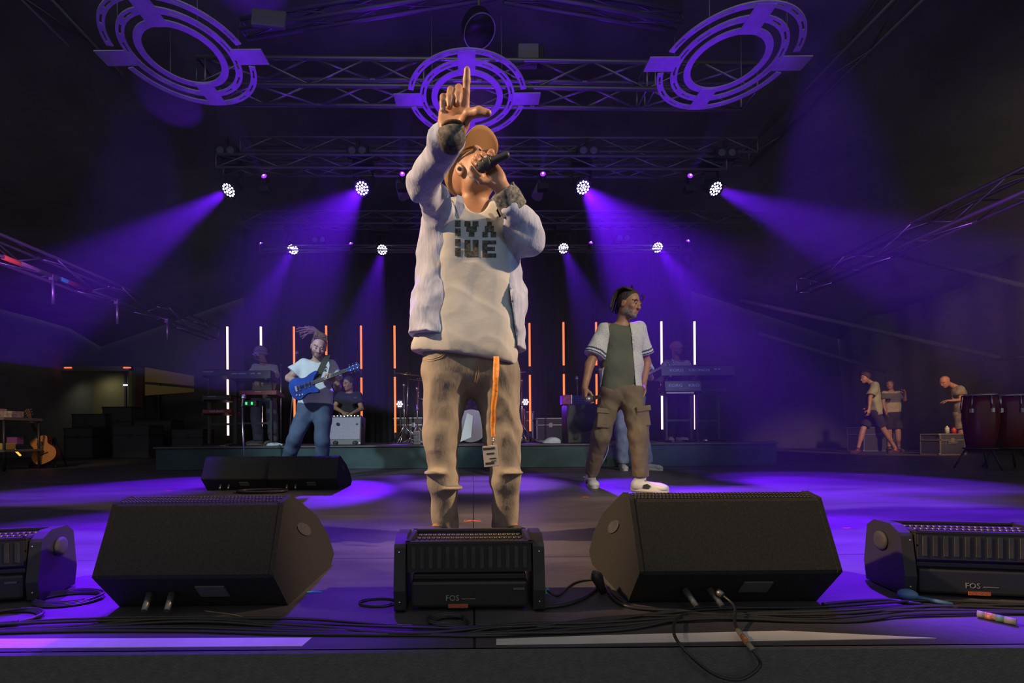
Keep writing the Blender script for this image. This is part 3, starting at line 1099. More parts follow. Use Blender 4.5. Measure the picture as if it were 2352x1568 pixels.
def trousers(c, m, name='trousers', r=(.105, .080, .070), seat=.125, hem=.03, waist=.06, h=.008, wr=.008, wsc=26, ank=None, kk=.03, seed=1., dx=0.0, hemr=None):
    J, sc = c['J'], c['sc']
    pts = [J[k] for k in ('hipL', 'hipR', 'knL', 'knR', 'anL', 'anR')] + [c['hip'] - c['bd'] * .16]
    lo = [min(p[i] for p in pts) - .17 * sc for i in range(3)]
    hi = [max(p[i] for p in pts) + .17 * sc for i in range(3)]
    s = SDF(lo, hi, h)
    up = -c['bd']
    s.cone(J['hipL'] + up * .03, J['hipR'] + up * .03, seat * sc, seat * sc, .05)
    s.cone(c['hip'], c['hip'] + up * .15 * sc, seat * 1.12 * sc, seat * 1.05 * sc, .04, (c['fw'], .8))
    for q in ('L', 'R'):
        hp, kn, an = J['hip' + q], J['kn' + q], J['an' + q]
        s.cone(hp, kn, r[0] * sc, r[1] * sc, .035)
        s.cone(kn, an, r[1] * sc, r[2] * sc, kk)
        if hemr: s.cone(kn.lerp(an, .75), an, r[2] * sc, hemr * sc, kk)
    s.wrinkle(wr * sc, wsc, (0.15, 0.1, 1), 2.2, seed)
    s.cut(c['hip'] + up * waist * sc, up)
    g = min(J['anL'].z, J['anR'].z)
    for q in ('L', 'R'):                      # hems
        an, kn = J['an' + q], J['kn' + q]
        d = (an - kn).normalized()
        e = an + d * hem * sc
        def f_(D, X, Y, Z, e=e, d=d):
            t = (X - e.x) * d.x + (Y - e.y) * d.y + (Z - e.z) * d.z
            near = ((X - e.x) ** 2 + (Y - e.y) ** 2 + (Z - e.z) ** 2) < (.22 * sc) ** 2
            return np.where(near, np.maximum(D, t), D)
        s.field(f_)
    return s.mesh(name, m, c['root'])


def shorts(c, m, name='shorts', r=(.11, .10), cut=.85, **kw):
    J, sc = c['J'], c['sc']
    pts = [J[k] for k in ('hipL', 'hipR', 'knL', 'knR')] + [c['hip'] - c['bd'] * .16]
    lo = [min(p[i] for p in pts) - .18 * sc for i in range(3)]
    hi = [max(p[i] for p in pts) + .18 * sc for i in range(3)]
    s = SDF(lo, hi, .011)
    up = -c['bd']
    s.cone(J['hipL'] + up * .03, J['hipR'] + up * .03, .125 * sc, .125 * sc, .05)
    s.cone(c['hip'], c['hip'] + up * .12 * sc, .135 * sc, .125 * sc, .04, (c['fw'], .85))
    for q in ('L', 'R'):
        hp, kn = J['hip' + q], J['kn' + q]
        s.cone(hp, hp.lerp(kn, cut), r[0] * sc, r[1] * sc, .03)
    s.wrinkle(.006 * sc, 24, (0, 0, 1), 2.5, 2.)
    s.cut(c['hip'] + up * .1 * sc, up)
    for q in ('L', 'R'):
        hp, kn = J['hip' + q], J['kn' + q]
        d = (kn - hp).normalized(); e = hp.lerp(kn, cut)
        def f_(D, X, Y, Z, e=e, d=d):
            t = (X - e.x) * d.x + (Y - e.y) * d.y + (Z - e.z) * d.z
            near = ((X - e.x) ** 2 + (Y - e.y) ** 2 + (Z - e.z) ** 2) < (.24 * sc) ** 2
            return np.where(near, np.maximum(D, t), D)
        s.field(f_)
    return s.mesh(name, m, c['root'])


def tee(c, m, name='t_shirt', sleeve=.7, rs=(.062, .080), body=(.112, .116, .126), hem=-.06, h=.008, wr=.007, wsc=22, neck=.075,
        open_front=None, seed=3., cutp=None, depth=.80, drop=None, matfn=None, sleeves=True, long_sleeve=False, rf=.06, chestw=.068, arms_extra=None, neckdrop=.0):
    """shirt as a closed solid over the torso; hem measured along the spine from the hip (negative = above it)"""
    J, sc = c['J'], c['sc']
    bd = c['bd']; chest = c['chest']; hip = c['hip']; sx = c['sx']; fw = c['fw']
    end = hip + bd * (hem * sc)
    pts = [J['shL'], J['shR'], end, J['elL'], J['elR'], chest - bd * .08]
    if long_sleeve: pts += [J['wrL'], J['wrR']]
    lo = [min(p[i] for p in pts) - .25 * sc for i in range(3)]
    hi = [max(p[i] for p in pts) + .25 * sc for i in range(3)]
    s = SDF(lo, hi, h)
    s.cone(J['shL'] + bd * .012, J['shR'] + bd * .012, .060 * sc, .060 * sc, .04)
    s.cone(chest + sx * chestw * sc + bd * .09 * sc, chest - sx * chestw * sc + bd * .09 * sc, body[0] * sc, body[0] * sc, .05, (fw, depth + .1))
    e2 = end + bd * .1 * sc
    mid = chest.lerp(end, .55)
    off = .055 * sc
    for sg in (-1, 1):
        s.cone(chest + sx * sg * off + bd * .10 * sc, mid + sx * sg * off, body[0] * sc, body[1] * sc, .05, (fw, depth))
        s.cone(mid + sx * sg * off, e2 + sx * sg * off * (body[2] / body[1]), body[1] * sc, body[2] * sc, .05, (fw, depth))
    if sleeves:
        for q in ('L', 'R'):
            e = J['sh' + q].lerp(J['el' + q], sleeve if not long_sleeve else 1.0)
            s.cone(J['sh' + q], e, rs[0] * sc, rs[1] * sc, .03)
            if long_sleeve:
                s.cone(J['el' + q], J['wr' + q], rs[1] * sc, rf * sc, .03)
    if arms_extra: arms_extra(s)
    s.wrinkle(wr * sc, wsc, (0.1, 0.05, 1), 2.0, seed)
    s.cut(end, bd)
    if cutp: cutp(s)
    if sleeves:
        for q in ('L', 'R'):
            a, b_ = (J['el' + q], J['wr' + q]) if long_sleeve else (J['sh' + q], J['el' + q])
            d = (b_ - a).normalized(); e = a.lerp(b_, 1.0 if long_sleeve else sleeve)
            def f_(D, X, Y, Z, e=e, d=d):
                t = (X - e.x) * d.x + (Y - e.y) * d.y + (Z - e.z) * d.z
                near = ((X - e.x) ** 2 + (Y - e.y) ** 2 + (Z - e.z) ** 2) < (.13 * sc) ** 2
                return np.where(near, np.maximum(D, t), D)
            s.field(f_)
    nb = chest - bd * (.045 * sc) + fw * 0.0
    s.ell(nb - bd * .03 * sc + (c['fwd_s'] if 'fwd_s' in c else V((0, 0, 0))), (neck * sc, neck * sc, (.055 + neckdrop) * sc), None, .01, 'sub')
    if open_front: open_front(s)
    return s.mesh(name, m, c['root'], matfn)


def hair_cap(c, m, name='hair', z0=.012, th=.012, front=.010, puff=0.):
    """close hair over the skull, cut at the forehead"""
    H, M, hs = c['H'], c['Mh'], c['hs']
    s = SDF(H - V((.17, .17, .17)) * hs, H + V((.17, .17, .2)) * hs, .006)
    P = lambda x, y, z: H + M @ (V((x, y, z)) * hs)
    s.ell(P(0, -.018, .037), [(q + th) * hs for q in (.076, .094, .088)], M, .0)
    if puff: s.ell(P(0, -.04, .06), [(.07 + puff) * hs] * 3, M, .02)
    s.cut(P(0, front, 0), M @ V((0, 1, -.55)))
    s.cut(P(0, 0, -.05), M @ V((0, 0, -1)))
    s.cut(P(0, .03, z0), M @ V((0, .75, -1)))
    s.wrinkle(.003, 120, M.col[1], 1.5, .7)
    return s.mesh(name, m, c['root'])


def locks(c, m, paths, name='dreadlocks', r=.008):
    H, M, hs = c['H'], c['Mh'], c['hs']
    b = MB()
    for pth in paths:
        pp = curve_pts([H + M @ (V(p) * hs) for p in pth], 5)
        n = len(pp)
        b.ring(pp, [r * (1 - .45 * i / n) * (1 + .15 * math.sin(i * 2.2)) for i in range(n)], 7)
    return b.build(name, m, c['root'])


def cap(c, m, name='cap', back=False, brim=.085, tilt=0., under=None, scale=1.0, thick=.012, lift=0.0, brimw=.085):
    H, M, hs = c['H'], c['Mh'], c['hs']
    s = SDF(H - V((.2, .2, .2)) * hs, H + V((.2, .2, .2)) * hs, .0055)
    P = lambda x, y, z: H + M @ (V((x, y * (-1 if back else 1), z)) * hs)
    s.ell(H + M @ (V((0, -.018, .040 + lift)) * hs), [(q + thick) * hs * scale for q in (.078, .096, .090)], M, .0)
    s.cut(H + M @ (V((0, 0, .030 + lift)) * hs), M @ V((0, .12 if not back else -.0, -1)))
    o = s.mesh(name, m, c['root'])
    # brim: curved plate
    b = MB()
    n = 16; rows = 5
    top = []
    for j in range(rows + 1):
        f_ = j / rows
        for i in range(n + 1):
            a = math.pi * (i / n)
            x = math.cos(a) * brimw
            y0 = math.sin(a) * .088
            y1 = .072 + brim * (math.sin(a) ** .7)
            y = y0 * (1 - f_) + y1 * f_ if math.sin(a) > .01 else y0
            z = .040 - .018 * (abs(x) / brimw) ** 2 * (.4 + f_) - tilt * f_ + lift
            top.append((x, y, z))
    vs = [P(x, y, z) for x, y, z in top] + [P(x, y, z - .005) for x, y, z in top]
    k = len(top); w_ = n + 1
    fs = []
    for j in range(rows):
        for i in range(n):
            a = j * w_ + i
            fs.append((a, a + 1, a + w_ + 1, a + w_)); fs.append((k + a, k + a + w_, k + a + w_ + 1, k + a + 1))
    for i in range(n):
        a = rows * w_ + i
        fs.append((a, a + 1, k + a + 1, k + a))
    b.add(vs, fs, True)
    b.build('cap_brim', under or m, o)
    return o

# ---------------------------------------------------------------- the singer
DENIM_L = mat('washed_grey_jeans', (0.33, 0.29, 0.23), 0.85, col2=(0.19, 0.175, 0.15), nscale=7, bump=.5, bscale=70, stretch=(1, 1, .5), bdist=.004)
SHIRT_B = mat('light_blue_linen', (0.40, 0.45, 0.60), 0.85, noise=.12, nscale=24, bump=.6, bscale=40, stretch=(2.5, 2.5, .5), bdist=.004)
TEE_W = mat('white_cotton', (0.50, 0.51, 0.49), 0.9, noise=.06, nscale=6, bump=.4, bscale=18, bdist=.006)
CAPM = mat('brown_cap_cloth', (0.30, 0.17, 0.07), 0.85, noise=.2, nscale=40)
PAISLEY = mat('paisley_cuff_lining', (0.025, 0.03, 0.05), 0.8, col2=(0.24, 0.25, 0.22), nscale=80)


def build_singer():
    D = 2.0
    J = dict(
        shR=W(1016, 492, 1.93), shL=W(1158, 494, 1.98),
        elR=W(970, 422, 1.66), wrR=W(1040, 304, 1.40),
        elL=W(1214, 548, 1.86), wrL=W(1147, 422, 1.76),
        hipR=W(1030, 855, 2.02), hipL=W(1140, 860, 2.02),
        knR=W(1020, 1035, 2.0), knL=W(1160, 1040, 2.0),
        anR=W(1020, 1185, 2.10), anL=W(1158, 1180, 2.10),
        head=W(1089, 400, 1.93))
    J['anR'].z = .10; J['anL'].z = .10
    J['toeR'] = V((-.25, -1, 0)).normalized(); J['toeL'] = V((.35, -1, 0)).normalized()
    face = V((.56, -.62, .60))
    hands = dict(
        R=dict(y=V((.03, .45, .9)), n=V((0.05, -.9, .45)), side=1, hs=1.24, spread=.0,
               curl=[(.80, .03, .03), (1.15, 2.0, .30), (1.25, 2.0, .30), (1.25, 2.0, .35)],
               thumb=((.25, -.3, .6), (.75, -.45, .45), (.8, -.5, .2))),
        L=dict(y=V((-.58, 0, .78)), n=V((-.2, -1, -.15)), side=-1, hs=1.0, spread=.02,
               curl=[(.75, 1.3, .8), (.8, 1.3, .8), (.85, 1.3, .8), (.9, 1.3, .8)],
               thumb=((.6, .5, .5), (.2, .8, .5), (-.1, .8, .5))))
    c = person('man in open pale blue shirt and brown cap singing with one finger raised', J, 1.0, .0045, SK_TAN,
               (0, -1, 0), face, V((-.40, .40, .80)), hands=hands, beard='grey', hsc=1.02, thin=.78)
    root = c['root']
    # jeans: built along the joints, wide and stacked over the shoes
    s = SDF(W(940, 1240, 2.0) - V((0, .32, .02)), W(1230, 760, 2.0) + V((0, .32, 0)), .0065)
    pl = lambda x, y, d=2.0: W(x, y, d)
    s.cone(pl(1033, 850), pl(1128, 855), .117, .117, .05)
    s.cone(pl(1050, 800), pl(1112, 800), .142, .142, .05, ((0, 1, 0), .85))
    s.cone(pl(1026, 870), pl(1014, 1000, 1.99), .108, .078, .03)
    s.cone(pl(1014, 1000, 1.99), pl(1017, 1100, 1.98), .078, .062, .03)
    s.cone(pl(1017, 1100, 1.98), pl(1024, 1215, 2.05), .062, .058, .03)
    s.cone(pl(1138, 870), pl(1155, 1000, 1.99), .108, .078, .03)
    s.cone(pl(1155, 1000, 1.99), pl(1161, 1100, 1.98), .078, .064, .03)
    s.cone(pl(1161, 1100, 1.98), pl(1160, 1210, 2.05), .062, .058, .03)
    s.wrinkle(.0038, 17, (.25, 0, 1), 1.6, 1.2)
    s.wrinkle(.0038, 36, (-.35, 0, 1), 2.0, 4.1)
    for (x, y, r_) in ((1000, 1085, .05), (1175, 1085, .05), (1040, 1120, .045)):
        s.ell(W(x, y, 1.93), (r_, r_, .011), None, .02)
    s.cut(V((0, 0, .045)), (0, 0, -1))
    s.cut(pl(1080, 772), (0, 0, 1))
    jeans = s.mesh('jeans', DENIM_L, root)
    bv = BVHTree.FromObject(jeans, bpy.context.evaluated_depsgraph_get())

    def on(px, py, d0=1.2, off=.002):
        o = W(px, py, d0); dr = (o - EYE).normalized()
        h = bv.ray_cast(o, dr)
        return h[0] - dr * off if h[0] else W(px, py, 1.9)
    b = MB()
    for pth in ([(972, 822), (990, 824), (1010, 818), (1026, 806)], [(972, 826), (991, 828), (1012, 822), (1028, 808)], [(1096, 822), (1095, 850), (1090, 878)], [(1100, 822), (1099, 852), (1094, 880)]):
        b.tube([on(*p) for p in curve_pts([(x, y, 0) for x, y in pth], 6) for p in [(p.x, p.y)]], .0013, 5)
    b.build('seam_stitching', mat('jeans_thread', (.55, .42, .25), .8), jeans)
    # shoes
    for q, td in (('R', J['toeR']), ('L', J['toeL'])):
        shoe('shoe', V((J['an' + q].x, J['an' + q].y, .088)), td, 1.0, mat('black_suede', (.03, .03, .035), .8), BLACK2, root)
    # T-shirt
    s = SDF(W(925, 850, 2.0) - V((0, .32, .02)), W(1245, 455, 2.0) + V((0, .30, 0)), .0065)
    s.cone(W(1040, 505, 1.96), W(1140, 505, 1.97), .085, .085, .05)
    s.cone(W(1055, 540, 1.955), W(1055, 800, 1.955), .115, .140, .05, ((0, 1, 0), .85))
    s.cone(W(1118, 540, 1.955), W(1124, 810, 1.955), .112, .125, .05, ((0, 1, 0), .85))
    s.cone(W(1030, 700, 1.99), W(1000, 800, 1.99), .10, .105, .05, ((0, 1, 0), .9))
    s.wrinkle(.009, 11, (.7, 0, 1), 2.4, 2.2)
    s.wrinkle(.004, 24, (-.8, 0, 1), 2.6, 7.)
    s.cone(W(1094, 442, 2.0), W(1097, 458, 1.87), .064, .050, .01, op='sub')
    dwn = (W(1080, 820, 1.9) - W(1080, 819, 1.9)).normalized()
    n_ = V(((828 - 790) / (1190 - 955), 0, 1)).normalized() * -1
    s.cut(W(1072, 818, 1.9), n_)
    tsh = s.mesh('t_shirt', TEE_W, root)
    bv = BVHTree.FromObject(tsh, bpy.context.evaluated_depsgraph_get())
    PR = mat('speckled_black_print', (0.012, 0.012, 0.014), 0.8, col2=(0.13, 0.12, 0.09), nscale=110)
    # chest print: chunky block letters in two rows, the first ones half hidden by the overshirt
    glyph = {'A': [(1.3, 3.6, 2.7, 5), (.7, 1.7, 3.3, 3.65), (0, 0, 1.6, 1.75), (2.4, 0, 4, 1.75)], 'b': [(2.4, 3, 4, 5), (2.4, 0, 4, 2.4)],
             'V': [(0, 3.3, 1.7, 5), (2.3, 3.3, 4, 5), (.5, 1.6, 3.5, 3.35), (1.2, 0, 2.8, 1.65)], 'U': [(0, 0, 1.7, 5), (2.3, 0, 4, 5), (1.65, 0, 2.35, 1.7)],
             'E': [(0, 0, 1.4, 5), (1.4, 3.9, 4, 5), (1.4, 2, 3.6, 3.1), (1.4, 0, 4, 1.2)]}
    b = MB()

    def cell(x0, y0, x1, y1):
        nx, ny = max(1, int((x1 - x0) / 2.5)), max(1, int((y1 - y0) / 2.5))
        ok = []
        for j in range(ny + 1):
            for i in range(nx + 1):
                p_ = W(x0 + (x1 - x0) * i / nx, y0 + (y1 - y0) * j / ny, 1.3)
                dr = (p_ - EYE).normalized()
                h_ = bv.ray_cast(p_, dr)
                ok.append(h_[0] - dr * .0022 if h_[0] else None)
        if any(o is None for o in ok): return
        fs = []
        for j in range(ny):
            for i in range(nx):
                a = j * (nx + 1) + i
                fs.append((a, a + nx + 1, a + nx + 2, a + 1))
        b.add(ok, fs)
    for row, (txt, x0, y0, cw, chh) in enumerate((('bVA', 1026, 506, 37, 38), ('bUE', 1026, 549, 37, 42))):
        for i, chx in enumerate(txt):
            for (a0, b0, a1, b1) in glyph[chx]:
                ux, uy = cw / 4.6, chh / 5.4
                xx = x0 + i * (cw + 4)
                cell(xx + a0 * ux, y0 + (5 - b1) * uy + i * 1.5, xx + a1 * ux, y0 + (5 - b0) * uy + i * 1.5)
    b.build('chest_print', PR, tsh)
    # open overshirt
    s = SDF(W(905, 850, 2.0) - V((0, .72, .02)), W(1265, 300, 2.0) + V((0.02, .34, .12)), .0065)
    s.cone(W(1022, 500, 2.0), W(1150, 500, 2.0), .082, .082, .04)
    s.cone(W(1022, 530, 2.0), W(1012, 700, 2.0), .105, .128, .04, ((0, 1, 0), 1.15))
    s.cone(W(1012, 700, 2.0), W(1000, 820, 1.98), .118, .132, .04, ((0, 1, 0), 1.15))
    s.cone(W(1145, 530, 2.0), W(1148, 700, 2.0), .100, .108, .04, ((0, 1, 0), 1.15))
    s.cone(W(1148, 700, 2.0), W(1152, 850, 1.98), .108, .114, .04, ((0, 1, 0), 1.15))
    s.cone(W(1080, 520, 2.05), W(1080, 800, 2.05), .13, .14, .04)
    s.cone(J['shR'], J['elR'], .074, .056, .03)
    s.cone(J['elR'], J['elR'].lerp(J['wrR'], 1.0), .056, .050, .03)
    s.cone(J['shL'] + V((0, 0, -.01)), W(1207, 545, 1.88), .078, .068, .03)
    s.cone(W(1207, 545, 1.88), W(1178, 478, 1.80), .068, .052, .03)
    s.ell(W(1226, 560, 1.87), (.045, .05, .05), None, .03)
    s.wrinkle(.010, 13, (.5, .1, 1), 1.5, .4)
    s.wrinkle(.005, 34, (-.4, .2, 1), 2.2, 3.3)
    # the opening: everything in front between the two edges
    EL = [(440, 1058), (480, 1052), (560, 1048), (640, 1024), (700, 1021), (800, 1018), (860, 1016)]
    ER = [(440, 1142), (480, 1150), (560, 1164), (640, 1170), (700, 1178), (800, 1190), (860, 1194)]
    def opening(Dd, X, Y, Z):
        yy = CY - (Z - EYE.z) / np.maximum(Y, .5) * F
        xx = CX + X / np.maximum(Y, .5) * F
        l_ = np.interp(yy, [e[0] for e in EL], [e[1] for e in EL]); r_ = np.interp(yy, [e[0] for e in ER], [e[1] for e in ER])
        inside = np.minimum(xx - l_, r_ - xx) / F * 2.0
        frontm = np.minimum(inside, (1.99 - Y))
        frontm = np.where(yy < 470, np.minimum(frontm, 1), frontm)
        frontm = np.where(Y < 1.78, -1.0 + 0 * frontm, frontm)
        frontm = np.where((Y < 1.78) & (yy > 470), np.minimum(inside, (1.99 - Y)), frontm)
        return np.maximum(Dd, frontm)
    s.field(opening)
    s.cone(W(1098, 476, 2.02), W(1100, 420, 1.96), .060, .085, .01, op='sub')
    # hem rises to the left
    s.cut(W(1080, 780, 1.90), V((-.15, 0, -1)).normalized())
    cR = (J['wrR'] - J['elR']).normalized()
    e1 = J['elR'].lerp(J['wrR'], .97)
    e2 = W(1170, 462, 1.79); cL = (J['wrL'] - J['elL']).normalized()
    for e, d in ((e1, cR), (e2, cL)):
        def f_(Dd, X, Y, Z, e=e, d=d):
            t = (X - e.x) * d.x + (Y - e.y) * d.y + (Z - e.z) * d.z
            near = ((X - e.x) ** 2 + (Y - e.y) ** 2 + (Z - e.z) ** 2) < (.10) ** 2
            return np.where(near, np.maximum(Dd, t), Dd)
        s.field(f_)
    ov = s.mesh('overshirt', SHIRT_B, root)
    # rolled patterned cuffs
    b = MB()
    w0 = J['wrR']
    b = MB(); b.ring([w0 + V((-.012, .01, -.050)), w0 + V((-.006, -.010, -.036)), w0 + V((-.002, -.012, -.016)), w0 + V((0, -.010, .0)), w0 + V((0, -.010, -.02))], [.026, .041, .044, .042, .036], 24, cap=True)
    b.build('rolled_cuff', mat('dark_paisley', (.02, .022, .035), .8, col2=(.13, .125, .10), nscale=75), ov)
    for (p0, p1, ra, rb, mm) in ((e2 - cL * .03, e2 + cL * .05, .054, .050, PAISLEY),):
        q_ = SDF(e2 - V((.12, .12, .12)), e2 + V((.12, .12, .12)), .005)
        q_.cone(p0, p1, ra, rb, 0); q_.wrinkle(.007, 40, cL, 1.2, 2.7); q_.cut(p1, cL); q_.cut(p0 - cL * .01, -cL)
        q_.cone(e2 + cL * .02, e2 + cL * .2, .040, .044, .004, op='sub')
        q_.mesh('rolled_cuff', mm, ov)
    # collar wings
    for pts_ in ([(1050, 447), (1064, 452), (1068, 478), (1055, 500), (1046, 470)], [(1152, 474), (1143, 476), (1140, 484), (1148, 500), (1156, 488)]):
        q = [W(x, y, 1.86) for x, y in pts_]
        n_ = (q[1] - q[0]).cross(q[2] - q[1]).normalized() * .004
        k = len(q)
        b = MB(); b.add(q + [p + n_ + V((0, .004, 0)) for p in q], [list(range(k)), list(reversed(range(k, 2 * k)))] + [(i, (i + 1) % k, k + (i + 1) % k, k + i) for i in range(k)])
        b.build('collar', SHIRT_B, ov)
    b = MB()
    bvo = BVHTree.FromObject(ov, bpy.context.evaluated_depsgraph_get())
    for (x, y) in ((1043, 548), (1020, 594), (1018, 716)):
        p_ = W(x, y, 1.3); dr = (p_ - EYE).normalized(); h_ = bvo.ray_cast(p_, dr)
        if h_[0]: b.lathe([(.0055, 0), (.006, .002), (.002, .003)], h_[0] - dr * .001, frame(-dr), 12)
    b.build('buttons', EYED, ov)
    # bracelets on the raised wrist
    for i, (t, m_) in enumerate(((0.0, mat('braided_leather', (.10, .05, .03), .7, noise=.5, nscale=90)), (.016, mat('bead_band', (.45, .40, .30), .5, col2=(.1, .08, .06), nscale=120)))):
        b = MB(); p_ = J['wrR'] + V((0, 0, .012 - t)) ; M = frame(V((-.03, .1, 1)))
        b.ring([p_ + M @ V((math.cos(a) * .034, math.sin(a) * .028, 0)) for a in [2 * math.pi * k / 20 for k in range(20)]], .006, 8, closed=True)
        b.build('bracelet', m_, root)
    # earpiece
    Mh, H, hs = c['Mh'], c['H'], c['hs']
    b = MB(); b.ball(H + Mh @ V((.089, -.002, -.014)) * hs, .008, 10, 6); b.build('earpiece', mat('earpiece', (.12, .12, .14), .2, metal=.6), root)
    # cap: crown worn low, stiff brim pointing up
    cap(c, CAPM, 'cap', brim=.085, tilt=-.025, under=mat('cap_brim_lining', (.34, .19, .07), .85), lift=.012, thick=.012, brimw=.088)
    # fingernails
    b = MB()
    for q in ('R', 'L'):
        for (p_, d) in c['tips'][q]:
            v = (EYE - p_).normalized()
            o_ = (v - d * v.dot(d)).normalized()
            b.ball(p_ + o_ * .0062 - d * .001, .0062, 8, 6, (.8, .35, 1.1), frame(d, o_))
    b.build('fingernails', mat('nails', (.62, .40, .30), .35), root)
    return c


singer = build_singer()


def handheld_mic(label, tail, tip, r=.017, headm=None):
    tail = V(tail); tip = V(tip); d = (tip - tail).normalized(); L = (tip - tail).length
    root = empty('microphone', tail, 0, label, 'microphone')
    M = frame(d)
    b = MB(); b.lathe([(r * .55, 0), (r * .75, .01), (r * .8, .05), (r * 1.0, L - .065), (r * 1.15, L - .055)], (0, 0, 0), M, 18); b.build('handle', BLACK2, root)
    b = MB(); b.lathe([(r * 1.2, L - .055), (r * 1.35, L - .05), (r * 1.45, L - .03), (r * 1.30, L - .012), (r * .75, L), (0.0001, L + .002)], (0, 0, 0), M, 18)
    b.build('grille', headm or mat('mic_grille', (.35, .35, .36), .4, metal=.8, noise=.4, nscale=400), root)
    b = MB(); b.lathe([(r * 1.42, L - .034), (r * 1.5, L - .030), (r * 1.42, L - .026)], (0, 0, 0), M, 18); b.build('grille_band', BLACK2, root)
    return root


handheld_mic('black handheld microphone held to the singer mouth', W(1170, 354, 1.69), W(1096, 386, 1.725), .0185, BLACK)

# lanyard with a laminated pass hanging from the right pocket
root = empty('lanyard', W(1140, 850, 1.82), 0, 'orange lanyard with a laminated pass hanging from the jeans pocket', 'lanyard')
LAN = mat('orange_lanyard', (0.75, 0.27, 0.03), 0.6, noise=.25, nscale=60)
c0 = root.location
pts_ = [W(1140, 818, 1.83), W(1138, 860, 1.80), W(1138, 900, 1.80), W(1133, 945, 1.81), W(1131, 975, 1.82), W(1134, 1002, 1.82)]
b = MB()
cp = curve_pts(pts_, 6)
for kk_ in (0, 1):
    vs = []
    for i, p in enumerate(cp):
        wv = V((.011 * (1 - .35 * i / len(cp)), .004 * math.sin(i * .5 + kk_), 0))
        o_ = p - c0 + V((.004 * kk_ * math.sin(i * .35), .003 * kk_, 0))
        vs += [o_ - wv, o_ + wv, o_ + wv + V((0, .0015, 0)), o_ - wv + V((0, .0015, 0))]
    fs = []
    for i in range(len(cp) - 1):
        for k in range(4):
            fs.append((i * 4 + k, i * 4 + (k + 1) % 4, i * 4 + 4 + (k + 1) % 4, i * 4 + 4 + k))
    b.add(vs, fs, True)
b.build('strap', LAN, root)
b = MB(); p = W(1134, 1004, 1.82) - c0
b.tube([p, p + V((0, 0, -.012)), p + V((-.006, 0, -.022)), p + V((-.006, 0, -.034))], .0022, 6)
b.ball(p + V((-.004, 0, -.016)), .005, 8, 6)
b.build('metal_clip', CHROME, root)
tl = W(1113, 1024, 1.80) - c0
M = Matrix.Rotation(R(-5), 3, 'Y') @ FACE_CAM
b = MB(); cc = W(1127, 1047, 1.80) - c0; b.box(cc, (.058, .084, .003), M, .002); pas = b.build('pass', mat('laminated_card', (.42, .40, .38), .25), root)
b = MB()
for i, (dx_, dz_, w_, h_) in enumerate(((-.004, .030, .046, .008), (0, .010, .03, .006), (.008, -.010, .026, .004), (-.006, -.028, .034, .008), (.01, -.020, .02, .003))):
    b.box(cc + M @ V((dx_, dz_, .002)), (w_, h_, .0008), M)
b.build('pass_print', BLACK2, pas)

# ================================================================ FRONT OF THE STAGE
WEDGE = mat('textured_black_cabinet', (0.028, 0.028, 0.027), 0.8, spec=.25, noise=.25, nscale=220, bump=.5, bscale=500, bdist=.001)
GRILLE = mat('black_steel_grille', (0.03, 0.03, 0.03), 0.5, metal=.4)
GREYLAB = mat('grey_label', (0.12, 0.12, 0.12), 0.6)


